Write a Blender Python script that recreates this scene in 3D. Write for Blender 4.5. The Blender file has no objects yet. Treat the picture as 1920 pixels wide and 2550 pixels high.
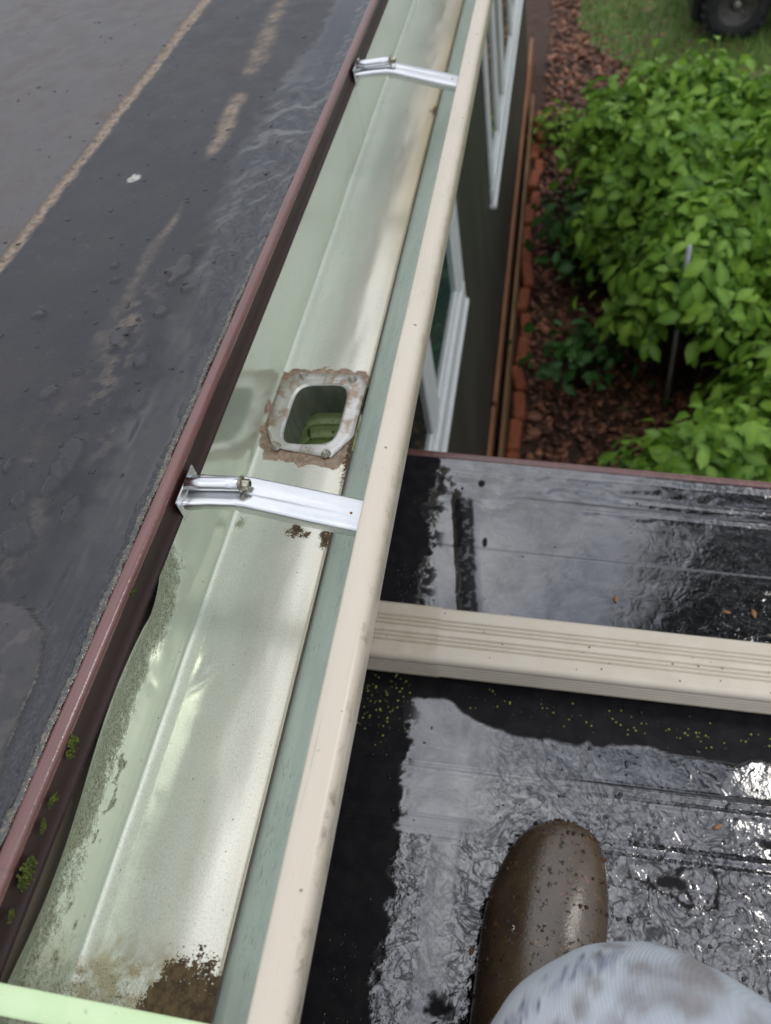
import bpy, math, random
import numpy as np
from mathutils import Vector, Matrix
random.seed(7)
RS = np.random.RandomState(11)
S = bpy.context.scene
C = S.collection
CZ = 2.8                                   # camera height above the garden soil; modelling below uses heights relative to the eye

# ------------------------------------------------------------------ camera
cam = bpy.data.cameras.new("camera"); co = bpy.data.objects.new("camera", cam); C.objects.link(co); S.camera = co
Rm = [[0.97358318, 0.02452167, -0.22701206], [0.15783128, -0.79072531, 0.59147508], [-0.16500022, -0.6116798, -0.77370715]]
mw = Matrix(((Rm[0][0], -Rm[0][1], -Rm[0][2], 0), (Rm[1][0], -Rm[1][1], -Rm[1][2], 0), (Rm[2][0], -Rm[2][1], -Rm[2][2], CZ), (0, 0, 0, 1)))
co.matrix_world = mw
cam.sensor_width = 36; cam.lens = 1885 / 2550 * 36
cam.clip_start = 0.02; cam.clip_end = 400
cam.dof.use_dof = True; cam.dof.focus_distance = 0.50; cam.dof.aperture_fstop = 9.0

# ------------------------------------------------------------------ world, sun, exposure
SUN = Vector((0.60, 0.36, 0.71)).normalized()
w = bpy.data.worlds.new("World"); S.world = w; w.use_nodes = True
nt = w.node_tree; nt.nodes.clear(); L = nt.links
def WN(t, **k):
    n = nt.nodes.new(t)
    for a, b in k.items(): setattr(n, a, b)
    return n
out = WN('ShaderNodeOutputWorld'); bg = WN('ShaderNodeBackground'); bg.inputs['Strength'].default_value = 0.1
sky = WN('ShaderNodeTexSky', sky_type='NISHITA', sun_disc=False)
sky.sun_elevation = math.asin(SUN.z); sky.sun_rotation = math.atan2(SUN.x, SUN.y)
tc = WN('ShaderNodeTexCoord'); sx = WN('ShaderNodeSeparateXYZ'); L.new(tc.outputs['Generated'], sx.inputs[0])
nz = WN('ShaderNodeTexNoise'); nz.inputs['Scale'].default_value = 3.2; nz.inputs['Detail'].default_value = 7; nz.inputs['Roughness'].default_value = .6
L.new(tc.outputs['Generated'], nz.inputs['Vector'])
cr = WN('ShaderNodeValToRGB'); cr.color_ramp.elements[0].position = .38; cr.color_ramp.elements[1].position = .62
cr.color_ramp.elements[0].color = (7.2, 7.7, 9.2, 1); cr.color_ramp.elements[1].color = (16.5, 16.6, 17.0, 1)   # grey overcast with paler gaps
L.new(nz.outputs['Fac'], cr.inputs['Fac'])
mr = WN('ShaderNodeMapRange'); mr.inputs['From Min'].default_value = -.05; mr.inputs['From Max'].default_value = .95
mr.inputs['To Min'].default_value = .30; mr.inputs['To Max'].default_value = 1.12; L.new(sx.outputs['Z'], mr.inputs['Value'])
vm = WN('ShaderNodeVectorMath', operation='SCALE'); L.new(cr.outputs['Color'], vm.inputs[0]); L.new(mr.outputs['Result'], vm.inputs['Scale'])
mx = WN('ShaderNodeMix', data_type='RGBA'); mx.inputs['Factor'].default_value = .86
L.new(sky.outputs[0], mx.inputs['A']); L.new(vm.outputs[0], mx.inputs['B'])
L.new(mx.outputs['Result'], bg.inputs['Color']); L.new(bg.outputs[0], out.inputs['Surface'])
sun = bpy.data.lights.new("sun", 'SUN'); so = bpy.data.objects.new("sun", sun); C.objects.link(so)
sun.energy = .6; sun.angle = math.radians(11); sun.color = (1, .96, .9)
so.rotation_euler = SUN.to_track_quat('Z', 'Y').to_euler(); so.location = (3, 4, 12)
S.view_settings.view_transform = 'Standard'; S.view_settings.look = 'None'; S.view_settings.gamma = 1
S.view_settings.use_curve_mapping = False; S.view_settings.exposure = 0.2
S.cycles.use_denoising = True

# ------------------------------------------------------------------ numpy noise
def _hash(ix, iy, seed):
    h = (ix.astype(np.int64) * 374761393 + iy.astype(np.int64) * 668265263 + seed * 974711) & 0x7fffffff
    h = ((h ^ (h >> 13)) * 1274126177) & 0x7fffffff
    return ((h ^ (h >> 16)) & 0xffff) / 65535.0
def vnoise(x, y, seed=0):
    x = np.asarray(x, float); y = np.asarray(y, float)
    ix = np.floor(x); iy = np.floor(y); fx = x - ix; fy = y - iy
    fx = fx * fx * fx * (fx * (fx * 6 - 15) + 10); fy = fy * fy * fy * (fy * (fy * 6 - 15) + 10)
    a = _hash(ix, iy, seed); b = _hash(ix + 1, iy, seed); c = _hash(ix, iy + 1, seed); d = _hash(ix + 1, iy + 1, seed)
    return (a + (b - a) * fx) * (1 - fy) + (c + (d - c) * fx) * fy
def fbm(x, y, f, o=4, seed=0, g=.5):
    s = 0; a = 1; t = 0
    for i in range(o):
        s = s + a * vnoise(x * f + 17.3 * i, y * f - 9.1 * i, seed + i * 31); t += a; a *= g; f *= 2
    return s / t
def sst(a, b, x): t = np.clip((x - a) / (b - a), 0, 1); return t * t * (3 - 2 * t)
def band(x, c, w, s): return sst(w + s, w, np.abs(x - c))
def blob(X, Y, cx, cy, rx, ry, n=0): return sst(1.15, .75, np.sqrt(((X - cx) / rx) ** 2 + ((Y - cy) / ry) ** 2) + n)

# ------------------------------------------------------------------ object helpers
def meta(o, label=None, cat=None, group=None, kind=None):
    for k, v in (('label', label), ('category', cat), ('group', group), ('kind', kind)):
        if v: o[k] = v
    return o
def thing(name, loc, label, cat, group=None, rz=0):
    o = bpy.data.objects.new(name, None); C.objects.link(o); o.empty_display_size = .05
    o.location = (loc[0], loc[1], loc[2] + CZ); o.rotation_euler = (0, 0, rz)
    return meta(o, label, cat, group)
def mk(name, verts, faces, mat, parent=None, smooth=True, local=False, attrs=None):
    """verts are relative to the eye (local=False) or to the parent's own origin (local=True)"""
    me = bpy.data.meshes.new(name)
    v = np.array(verts, float).copy()
    if not local: v[:, 2] += CZ
    me.from_pydata(v.tolist(), [], [tuple(int(i) for i in f) for f in faces]) if not isinstance(faces, np.ndarray) else _fast(me, v, faces)
    if attrs:
        for k, a in attrs.items():
            at = me.attributes.new(k, 'FLOAT', 'POINT'); at.data.foreach_set('value', np.ascontiguousarray(a, dtype=np.float32).ravel())
    me.materials.append(mat)
    if smooth: me.polygons.foreach_set('use_smooth', [True] * len(me.polygons))
    me.update()
    o = bpy.data.objects.new(name, me); C.objects.link(o)
    if parent:
        o.parent = parent
        if not local:
            p = parent; off = Vector((0, 0, 0))
            while p: off += p.location; p = p.parent
            o.location = -off
    return o
def _fast(me, v, f):
    k = f.shape[1]
    me.vertices.add(len(v)); me.vertices.foreach_set('co', v.astype(np.float32).ravel())
    me.loops.add(f.size); me.loops.foreach_set('vertex_index', f.astype(np.int32).ravel())
    me.polygons.add(len(f)); me.polygons.foreach_set('loop_start', np.arange(0, f.size, k, dtype=np.int32))
    me.update(calc_edges=True); me.validate()
def gridfaces(nu, nv):
    i = np.arange(nu * nv).reshape(nu, nv)
    return np.stack([i[:-1, :-1], i[1:, :-1], i[1:, 1:], i[:-1, 1:]], -1).reshape(-1, 4)
class MB:
    def __init__(s): s.v = []; s.f = []
    def add(s, v, f):
        b = len(s.v); s.v += [tuple(p) for p in v]; s.f += [tuple(i + b for i in q) for q in f]; return s
    def box(s, c, d, bev=0.0, rot=None):
        x, y, z = (q / 2 for q in d); b = min(bev, x * .9, y * .9, z * .9)
        if b <= 0:
            v = [(i * x, j * y, k * z) for i in (-1, 1) for j in (-1, 1) for k in (-1, 1)]
            f = [(0, 1, 3, 2), (4, 6, 7, 5), (0, 4, 5, 1), (2, 3, 7, 6), (0, 2, 6, 4), (1, 5, 7, 3)]
        else:
            v = []; idx = {}
            for i in (-1, 1):
                for j in (-1, 1):
                    for k in (-1, 1):
                        for a in range(3):
                            p = [i * x, j * y, k * z]
                            for q in range(3):
                                if q != a: p[q] -= (i, j, k)[q] * b
                            idx[(i, j, k, a)] = len(v); v.append(tuple(p))
            f = []
            for a in range(3):
                q, r = [(1, 2), (2, 0), (0, 1)][a]
                for sg in (-1, 1):
                    o = []
                    for (m, n) in ((-1, -1), (1, -1), (1, 1), (-1, 1)):
                        t = [0, 0, 0]; t[a] = sg; t[q] = m; t[r] = n; o.append(idx[(*t, a)])
                    f.append(tuple(o if sg > 0 else o[::-1]))
                for m in (-1, 1):
                    for n in (-1, 1):
                        def g(e, ax):
                            t = [0, 0, 0]; t[a] = e; t[q] = m; t[r] = n; return idx[(*t, ax)]
                        o = [g(-1, q), g(1, q), g(1, r), g(-1, r)]
                        f.append(tuple(o if m * n < 0 else o[::-1]))
            for i in (-1, 1):
                for j in (-1, 1):
                    for k in (-1, 1):
                        o = [idx[(i, j, k, 0)], idx[(i, j, k, 1)], idx[(i, j, k, 2)]]
                        f.append(tuple(o if i * j * k > 0 else o[::-1]))
        if rot is not None: v = [tuple(rot @ Vector(p)) for p in v]
        return s.add([(p[0] + c[0], p[1] + c[1], p[2] + c[2]) for p in v], f)
    def tube(s, pts, rad, n=12, caps=True, sq=1.0):
        pts = [Vector(p) for p in pts]; m = len(pts); rad = rad if isinstance(rad, (list, tuple)) else [rad] * m
        v = []; prev = None
        for i, p in enumerate(pts):
            t = (pts[min(i + 1, m - 1)] - pts[max(i - 1, 0)]).normalized()
            if prev is None:
                a = Vector((0, 0, 1)) if abs(t.z) < .9 else Vector((1, 0, 0)); u = t.cross(a).normalized()
            else: u = (prev - t * prev.dot(t)).normalized()
            prev = u; q = t.cross(u)
            for k in range(n):
                an = 2 * math.pi * k / n; v.append(tuple(p + (u * math.cos(an) + q * math.sin(an) * sq) * rad[i]))
        f = [(i * n + k, i * n + (k + 1) % n, (i + 1) * n + (k + 1) % n, (i + 1) * n + k) for i in range(m - 1) for k in range(n)]
        if caps: f += [tuple(range(n))[::-1], tuple((m - 1) * n + k for k in range(n))]
        return s.add(v, f)
    def lathe(s, prof, c=(0, 0, 0), n=24, rot=None):
        v = []; m = len(prof)
        for (r, z) in prof:
            for k in range(n):
                a = 2 * math.pi * k / n; p = Vector((r * math.cos(a), r * math.sin(a), z))
                if rot is not None: p = rot @ p
                v.append((p.x + c[0], p.y + c[1], p.z + c[2]))
        return s.add(v, [(i * n + k, i * n + (k + 1) % n, (i + 1) * n + (k + 1) % n, (i + 1) * n + k) for i in range(m - 1) for k in range(n)])
    def build(s, name, mat, parent=None, **k): return mk(name, s.v, s.f, mat, parent, **k)
def axis(rows, nu, nv): return rows
def spaced(segs):
    """segs: list of (start, end, step) -> one sorted array"""
    a = np.concatenate([np.arange(p, q, st) for p, q, st in segs] + [np.array([segs[-1][1]])]); return a

# ------------------------------------------------------------------ material helpers
class Mat:
    def __init__(s, name, base=(.5, .5, .5), rough=.5, metal=0., ior=1.45, spec=.5):
        s.m = bpy.data.materials.new(name); s.m.use_nodes = True; s.t = s.m.node_tree
        s.b = s.t.nodes['Principled BSDF']; s.set('Base Color', (*base, 1) if not hasattr(base, 'node') else base)
        s.set('Roughness', rough); s.set('Metallic', metal); s.set('IOR', ior); s.set('Specular IOR Level', spec); s._c = None
    def set(s, k, v):
        i = s.b.inputs[k] if isinstance(k, str) else k
        if hasattr(v, 'node'): s.t.links.new(v, i)
        else: i.default_value = v
        return s
    def n(s, t, ins=(), out=0, **k):
        q = s.t.nodes.new(t)
        for a, b in k.items(): setattr(q, a, b)
        for a, b in dict(ins).items():
            i = q.inputs[a]
            if hasattr(b, 'node'): s.t.links.new(b, i)
            else: i.default_value = b
        return q.outputs[out]
    def co(s, scale=None):
        if s._c is None: s._c = s.n('ShaderNodeTexCoord', out='Object')
        if scale is None: return s._c
        return s.n('ShaderNodeVectorMath', {0: s._c, 1: scale}, operation='MULTIPLY')
    def noise(s, scale, detail=4, rough=.55, stretch=None, dist=0.):
        return s.n('ShaderNodeTexNoise', {'Vector': s.co(stretch), 'Scale': scale, 'Detail': detail, 'Roughness': rough, 'Distortion': dist})
    def vor(s, scale, feature='F1', stretch=None, rnd=1.):
        return s.n('ShaderNodeTexVoronoi', {'Vector': s.co(stretch), 'Scale': scale, 'Randomness': rnd}, feature=feature, out=0)
    def attr(s, name): return s.n('ShaderNodeAttribute', attribute_name=name, out='Fac')
    def rng(s, v, a, b, c=0., d=1.): return s.n('ShaderNodeMapRange', {'Value': v, 'From Min': a, 'From Max': b, 'To Min': c, 'To Max': d}, interpolation_type='SMOOTHSTEP')
    def mth(s, op, a, b=0., clamp=False): return s.n('ShaderNodeMath', {0: a, 1: b}, operation=op, use_clamp=clamp)
    def mul(s, a, b): return s.mth('MULTIPLY', a, b)
    def mix(s, f, a, b):
        q = s.t.nodes.new('ShaderNodeMix'); q.data_type = 'RGBA'
        for k, v in (('Factor', f), ('A', a), ('B', b)):
            i = q.inputs[k] if k == 'Factor' else [x for x in q.inputs if x.name == k and x.type == 'RGBA'][0]
            if hasattr(v, 'node'): s.t.links.new(v, i)
            else: i.default_value = v if k == 'Factor' else (*v, 1)
        return [x for x in q.outputs if x.type == 'RGBA'][0]
    def mixf(s, f, a, b): return s.n('ShaderNodeMix', {'Factor': f, 'A': a, 'B': b}, data_type='FLOAT')
    def bump(s, h, strength=.3, dist=.001, normal=None):
        d = {'Height': h, 'Strength': strength, 'Distance': dist}
        if normal is not None: d['Normal'] = normal
        o = s.n('ShaderNodeBump', d); return o

# ---- simple materials
def m_simple(name, c1, c2, scale, rough=.5, metal=0., bump=0., bscale=None, spec=.5, r2=None, stretch=None, lo=.35, hi=.65):
    m = Mat(name, c1, rough, metal, spec=spec); f = m.rng(m.noise(scale, 5, .6, stretch), lo, hi)
    m.set('Base Color', m.mix(f, c1, c2))
    if r2 is not None: m.set('Roughness', m.mixf(f, rough, r2))
    if bump: m.set('Normal', m.bump(m.noise(bscale or scale * 3, 5, .6, stretch), bump))
    return m.m

# upper roof: weathered black membrane, tan silt, rain film
m = Mat('wet_membrane'); tan = m.attr('tan'); wet = m.attr('wet'); pale = m.attr('pale'); grit = m.attr('grit'); spot = m.attr('spot')
n1 = m.noise(28, 6, .65); n2 = m.noise(260, 4, .7); n3 = m.noise(9, 4, .6); n4 = m.noise(900, 2, .6)
c = m.mix(m.rng(n1, .3, .7), (.017, .019, .024), (.033, .034, .039))
c = m.mix(m.mul(m.mul(m.rng(n3, .42, .68), m.rng(n1, .3, .6)), .55), c, (.048, .041, .036))
c = m.mix(m.mul(pale, m.rng(n1, .2, .75, .65, 1.)), c, (.105, .099, .096))
c = m.mix(m.mul(m.mul(pale, m.rng(n3, .42, .62)), m.rng(n1, .3, .65, .2, .85)), c, (.095, .076, .067)); n7 = m.noise(120, 5, .7); c = m.mix(m.mul(m.rng(n7, .55, .72), .5), c, (.026, .026, .03)); c = m.mix(m.mul(m.rng(m.noise(75, 5, .7), .58, .72), .35), c, (.10, .092, .086))
c = m.mix(m.mul(tan, m.rng(m.mth('ADD', m.mul(n2, .5), m.mul(m.noise(110, 4, .7), .5)), .36, .58, .35, .95)), c, (.34, .27, .205))
c = m.mix(m.mul(grit, m.rng(n2, .35, .6)), c, (.15, .115, .075))
c = m.mix(spot, c, (.55, .54, .48)); c = m.mix(m.attr('crack'), c, (.003, .003, .003))
c = m.mix(m.mul(m.rng(n4, .62, .75), .5), c, (.1, .09, .08))
m.set('Base Color', c)
rg = m.mixf(wet, m.rng(n1, .3, .7, .36, .52), .06); m.set('Roughness', m.mixf(tan, rg, .8)); m.set('IOR', m.mixf(wet, 1.38, 1.62)); m.set('Base Color', m.mix(m.mul(wet, m.mth('SUBTRACT', 1., tan)), c, (.010, .011, .014)))
fine = m.mth('ADD', m.mul(m.noise(420, 3, .6), m.mixf(wet, .9, .22)), m.mul(m.vor(330), m.mul(grit, 1.5)))
m.set('Normal', m.bump(fine, .35, .0007)); M_UP = m.m

# porch roof: black rubber under a mirror-like film of rain
m = Mat('rain_film'); wet = m.attr('wet'); lump = m.attr('lump'); n1 = m.noise(60, 5, .6); n2 = m.noise(500, 3, .6)
m.set('Base Color', m.mix(m.rng(n1, .35, .7), (.006, .006, .0075), (.013, .012, .0125)))
m.set('Roughness', m.mixf(wet, .5, .03)); 
sw = m.noise(17, 3, .5, dist=1.4); sw2 = m.noise(70, 2, .5, dist=2.2)
veins = m.rng(m.mth('ABSOLUTE', m.mth('SUBTRACT', m.noise(27, 3, .55, dist=2.4), .5)), .0, .05)
lowm = m.mixf(m.mul(veins, m.rng(m.mth('ADD', m.mul(sw2, .6), m.mul(m.noise(150, 3, .6, dist=1.8), .4)), .34, .6, .25, 1.)), 1.48, 2.45)
mot = m.mixf(lump, m.mixf(m.rng(m.mth('ADD', m.mul(sw, .75), m.mul(sw2, .25)), .3, .66), 2.1, 2.5), lowm)
m.set('IOR', m.mixf(wet, 1.2, mot))
h = m.mth('ADD', m.mul(m.noise(40, 2, .45, dist=2.6), m.mixf(lump, .22, 1.)), m.mul(m.noise(110, 2, .45, dist=2.2), m.mul(lump, .42)))
h = m.mth('ADD', m.mul(h, wet), m.mul(n2, .05))
m.set('Normal', m.bump(h, .34, .0016)); M_LOW = m.m

# drops of water: clear lenses read dark with a bright rim on black rubber
m = Mat('water_drop', (.9, .95, 1), .02, ior=1.33); m.set('Transmission Weight', 1.); M_DROP = m.m
M_DROPD = Mat('dark_drop', (.008, .008, .010), .03, ior=1.5).m

# drip edge
m = Mat('brown_trim'); n1 = m.noise(70, 5, .6, (1, .15, 1)); n2 = m.noise(600, 3, .6)
m.set('Base Color', m.mix(m.rng(n1, .3, .7), (.125, .046, .040), (.165, .068, .060))); m.set('Roughness', m.rng(n1, .3, .7, .16, .3)); m.set('IOR', 1.7)
m.set('Normal', m.bump(m.mth('ADD', m.noise(240, 3, .6), m.mul(n2, .4)), .22, .0007)); M_TRIM = m.m
m = Mat('brown_trim_shaded'); n1 = m.noise(40, 5, .6, (1, .1, 1))  # trim brown again, with the shade of the falling face put into its colour
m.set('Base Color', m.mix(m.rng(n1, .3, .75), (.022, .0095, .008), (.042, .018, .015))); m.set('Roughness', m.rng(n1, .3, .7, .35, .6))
m.set('Normal', m.bump(m.noise(300, 3), .15, .0006)); M_TRIM_SHADED = m.m
m = Mat('grit_sealant', (.02, .02, .02), .3); m.set('Base Color', m.mix(m.rng(m.noise(420, 3, .7), .48, .62), (.018, .018, .018), (.13, .105, .06)))
m.set('Normal', m.bump(m.noise(380, 3, .7), .5, .001)); m.set('Roughness', .12); m.set('IOR', 1.8); M_GRIT = m.m

# gutter metal
m = Mat('gutter_metal', metal=.0); stain = m.attr('stain'); back = m.attr('back'); nz1 = m.noise(150, 5, .65); nz2 = m.noise(600, 4, .7)
edge_ = m.mth('ADD', m.mul(m.mth('SUBTRACT', nz1, .5), 1.5), m.mul(m.mth('SUBTRACT', nz2, .5), 1.1))
def cut(a, lo=.44, hi=.60): return m.rng(m.mth('ADD', m.attr(a), m.mul(edge_, m.rng(m.attr(a), 0., .12))), lo, hi)
alg = cut('algae', .35, .95); dirt = cut('dirt'); clay = m.rng(m.mth('ADD', m.attr('clay'), m.mul(m.mul(m.mth('SUBTRACT', m.noise(75, 3, .55), .5), 1.5), m.rng(m.attr('clay'), 0., .1))), .42, .54)
n1 = m.noise(26, 6, .6, (1, .25, 1)); n2 = m.noise(650, 3, .65, (1, .03, 1)); n3 = m.noise(700, 3, .7); n5 = m.noise(190, 4, .7)
n6 = m.noise(45, 6, .7); n8 = m.noise(28, 2, .4, (1, .4, 1))
n9 = m.noise(1300, 2, .6, (1, .5, 1)); c = m.mix(m.rng(n6, .2, .8), (.745, .785, .675), (.83, .855, .745))
c = m.mix(m.mul(m.attr('warm_sheen'), .8), c, (.92, .865, .71)); c = m.mix(m.mul(m.rng(n9, .5, .72), .42), c, (.46, .48, .41)); c = m.mix(m.mul(m.rng(n9, .50, .30), .5), c, (.96, .97, .92))  # bright cream sheen on the floor's right side painted into the base colour
c = m.mix(back, c, (.63, .68, .565))
c = m.mix(m.mul(m.rng(n2, .5, .72), .16), c, (.55, .57, .50))
c = m.mix(m.mul(m.rng(n3, .55, .72), .30), c, (.40, .40, .34)); c = m.mix(m.mul(m.rng(m.noise(330, 2, .5), .72, .76), .7), c, (.18, .17, .13))
c = m.mix(m.mul(stain, .85), c, (.42, .33, .17))
c = m.mix(m.mul(alg, m.rng(n5, .3, .55, .35, .95)), c, (.33, .345, .235))
c = m.mix(m.mul(m.mul(alg, m.rng(n3, .5, .60)), .85), c, (.085, .09, .035))
c = m.mix(clay, c, m.mix(m.rng(n5, .35, .6), (.40, .31, .23), (.25, .175, .115)))
c = m.mix(dirt, c, m.mix(m.rng(n5, .35, .65), (.055, .034, .014), (.13, .085, .035)))
m.set('Base Color', c)
cov = m.mth('MAXIMUM', m.mth('MAXIMUM', alg, dirt), clay)
m.set('Metallic', m.mixf(cov, .44, 0.)); m.set('Roughness', m.mixf(cov, m.mixf(back, m.mixf(m.attr('arc'), m.rng(n8, .3, .7, .16, .25), .5), .16), .75))
m.set('Normal', m.bump(m.mth('ADD', m.mth('ADD', m.mth('ADD', m.mul(n9, .10), m.mul(n2, .05)), m.mul(n8, .35)), m.mul(m.mul(n3, cov), 2.5)), .2, .0008)); M_GUT = m.m
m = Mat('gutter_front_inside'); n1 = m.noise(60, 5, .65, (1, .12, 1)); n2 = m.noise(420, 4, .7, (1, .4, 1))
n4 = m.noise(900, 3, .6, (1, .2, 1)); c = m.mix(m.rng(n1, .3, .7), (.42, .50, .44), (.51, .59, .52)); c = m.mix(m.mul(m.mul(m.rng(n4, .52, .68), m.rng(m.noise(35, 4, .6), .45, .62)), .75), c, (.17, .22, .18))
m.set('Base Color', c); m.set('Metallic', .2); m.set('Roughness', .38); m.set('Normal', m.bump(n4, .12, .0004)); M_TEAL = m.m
m = Mat('cream_enamel'); n1 = m.noise(22, 5, .6, (1, .2, 1)); n2 = m.noise(500, 3, .6); n3 = m.noise(160, 2, .4)
c = m.mix(m.rng(n1, .3, .7), (.595, .525, .415), (.64, .57, .46)); c = m.mix(m.mul(m.rng(n2, .7, .76), .7), c, (.26, .22, .17)); c = m.mix(m.mul(m.rng(n3, .73, .78), .8), c, (.14, .11, .08))
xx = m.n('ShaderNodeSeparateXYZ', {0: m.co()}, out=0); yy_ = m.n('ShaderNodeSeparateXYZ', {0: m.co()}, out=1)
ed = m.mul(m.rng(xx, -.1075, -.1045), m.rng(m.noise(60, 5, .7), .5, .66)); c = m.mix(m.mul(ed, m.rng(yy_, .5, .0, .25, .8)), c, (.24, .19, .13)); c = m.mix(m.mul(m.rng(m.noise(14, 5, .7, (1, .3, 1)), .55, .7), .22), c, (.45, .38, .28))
sc_ = m.noise(420, 2, .5, (1, .06, 1)); c = m.mix(m.mul(m.rng(sc_, .68, .73), .35), c, (.38, .33, .26))
m.set('Base Color', c); m.set('Roughness', m.rng(n1, .3, .7, .24, .36)); m.set('Normal', m.bump(m.noise(45, 3, .5, (1, .3, 1)), .12, .001)); M_CREAM = m.m
m = Mat('cream_spout'); n1 = m.noise(30, 5, .6); n2 = m.noise(330, 3, .6)
c = m.mix(m.rng(n1, .3, .7), (.60, .535, .425), (.635, .575, .465)); c = m.mix(m.mul(m.rng(n2, .71, .77), .8), c, (.17, .13, .09))
m.set('Base Color', c); m.set('Roughness', m.rng(n1, .35, .65, .12, .24)); m.set('Normal', m.bump(m.noise(60, 2, .4, (.3, 1, 1)), .08, .0009)); M_SPOUT = m.m
M_RIVET = m_simple('rivet_metal', (.45, .42, .37), (.3, .26, .21), 400, .35, .6)
M_SLEEVE = m_simple('matt_cream_sleeve', (.53, .465, .355), (.59, .53, .42), 40, .42, bump=.1, bscale=200)
m = Mat('bright_aluminium', (.8, .81, .82), .2, 1.); n1 = m.noise(50, 4, .6, (.2, 1, 1)); m.set('Base Color', m.mix(m.rng(n1, .3, .7), (.62, .635, .65), (.76, .77, .775)))
m.set('Roughness', m.rng(n1, .3, .7, .2, .34)); m.set('Normal', m.bump(m.noise(420, 3, .6, (.15, 1, 1)), .1, .0004)); M_ALU = m.m
m = Mat('zinc_plated', (.5, .42, .2), .28, 1.); m.set('Base Color', m.mix(m.rng(m.noise(400, 3), .4, .6), (.46, .43, .33), (.28, .26, .2))); M_ZINC = m.m
m = Mat('outlet_metal', metal=.55); cl = m.attr('clay'); n1 = m.noise(90, 5, .65); n2 = m.noise(600, 3, .7)
c = m.mix(m.rng(n1, .3, .7), (.60, .59, .55), (.72, .70, .66)); c = m.mix(m.mul(cl, m.rng(n1, .38, .56)), c, (.42, .33, .25)); c = m.mix(m.mul(m.rng(n2, .66, .74), .5), c, (.25, .2, .15))
m.set('Base Color', c); m.set('Roughness', m.rng(n1, .3, .7, .26, .5)); m.set('Normal', m.bump(m.mth('ADD', n1, m.mul(n2, .3)), .3, .001)); M_OUT = m.m
m = Mat('grimy_aluminium', metal=.5); n1 = m.noise(90, 5, .65, (1, 1, .3)); m.set('Base Color', m.mix(m.rng(n1, .3, .7), (.16, .18, .14), (.27, .28, .23))); m.set('Roughness', .4); M_TUBE = m.m
m = Mat('algae_green_pipe'); n1 = m.noise(110, 5, .65); c = m.mix(m.rng(n1, .35, .65), (.56, .66, .35), (.45, .56, .25)); c = m.mix(m.rng(m.noise(160, 3, .7, (1, 1, .3)), .6, .68), c, (.05, .06, .02))
m.set('Base Color', c); m.set('Roughness', .4); M_GREEN = m.m
m = Mat('pale_green_enamel'); n1 = m.noise(60, 4); n2 = m.noise(240, 4, .7); c = m.mix(m.rng(n1, .3, .7), (.57, .74, .42), (.63, .78, .47)); c = m.mix(m.mul(m.rng(n2, .62, .72), .8), c, (.25, .23, .1))
m.set('Base Color', c); m.set('Roughness', .42); M_PGREEN = m.m
# house
m = Mat('dark_siding'); n1 = m.noise(7, 5, .6, (1, 1, .25)); n2 = m.noise(60, 4, .6, (1, 1, .15))
c = m.mix(m.rng(n1, .3, .7), (.040, .038, .030), (.058, .054, .043)); c = m.mix(m.mul(m.rng(n2, .5, .7), .5), c, (.03, .028, .022)); m.set('Base Color', c); m.set('Roughness', .55)
m.set('Normal', m.bump(n2, .2, .002)); M_WALL = m.m
M_WHITE = m_simple('white_vinyl', (.72, .75, .74), (.78, .80, .79), 30, .35, bump=.05)
m = Mat('window_glass', (.02, .035, .03), .03, ior=1.6); M_GLASS = m.m
M_INTER = m_simple('room_curtain', (.10, .22, .17), (.16, .30, .24), 6, .8)
M_SOFFIT = m_simple('soffit_board', (.10, .07, .05), (.14, .10, .07), 20, .7)
# garden
m = Mat('bark_mulch'); n1 = m.noise(16, 6, .7); n2 = m.noise(70, 5, .7); n3 = m.vor(38)
c = m.mix(m.rng(n2, .35, .65), (.045, .024, .014), (.18, .085, .045)); c = m.mix(m.mul(m.rng(n3, .1, .5), .5), c, (.02, .012, .009)); c = m.mix(m.mul(m.rng(n1, .55, .7), .6), c, (.16, .085, .05))
m.set('Base Color', c); m.set('Roughness', .75); m.set('Normal', m.bump(n2, 1., .02)); M_SOIL = m.m
m = Mat('wood_chip'); r = m.n('ShaderNodeObjectInfo', out='Random'); v = m.attr('tint'); c = m.mix(v, (.065, .027, .015), (.42, .18, .09)); c = m.mix(m.mul(m.rng(m.noise(60), .4, .65), .5), c, (.06, .03, .02)); m.set('Base Color', c); m.set('Roughness', .55); M_CHIP = m.m
m = Mat('lawn'); n1 = m.noise(5, 5, .65); n2 = m.noise(50, 4, .7); c = m.mix(m.rng(n2, .3, .7), (.06, .12, .018), (.14, .22, .045)); c = m.mix(m.mul(m.rng(n1, .52, .66), .7), c, (.20, .155, .08)); m.set('Base Color', c); m.set('Roughness', .8); m.set('Normal', m.bump(n2, 1., .02)); M_LAWN = m.m
m = Mat('grass_blade'); v = m.attr('tint'); m.set('Base Color', m.mix(v, (.07, .16, .02), (.22, .34, .07))); m.set('Roughness', .6); M_BLADE = m.m
def leafmat(name, dark, light):
    m = Mat(name); v = m.attr('tint'); e = m.attr('vein')
    c = m.mix(v, dark, light); c = m.mix(m.mul(e, .35), c, tuple(min(1, q * 1.8) for q in light)); m.set('Base Color', c); m.set('Roughness', .42); m.set('Specular IOR Level', .4)
    tr = m.n('ShaderNodeBsdfTranslucent', {'Color': m.mix(v, tuple(q * 1.5 for q in dark), tuple(min(1, q * 1.5) for q in light))}); ms = m.n('ShaderNodeMixShader', {0: .3})
    q = ms.node; m.t.links.new(m.b.outputs[0], q.inputs[1]); m.t.links.new(tr, q.inputs[2]); m.t.links.new(q.outputs[0], m.t.nodes['Material Output'].inputs[0]); return m.m
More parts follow.
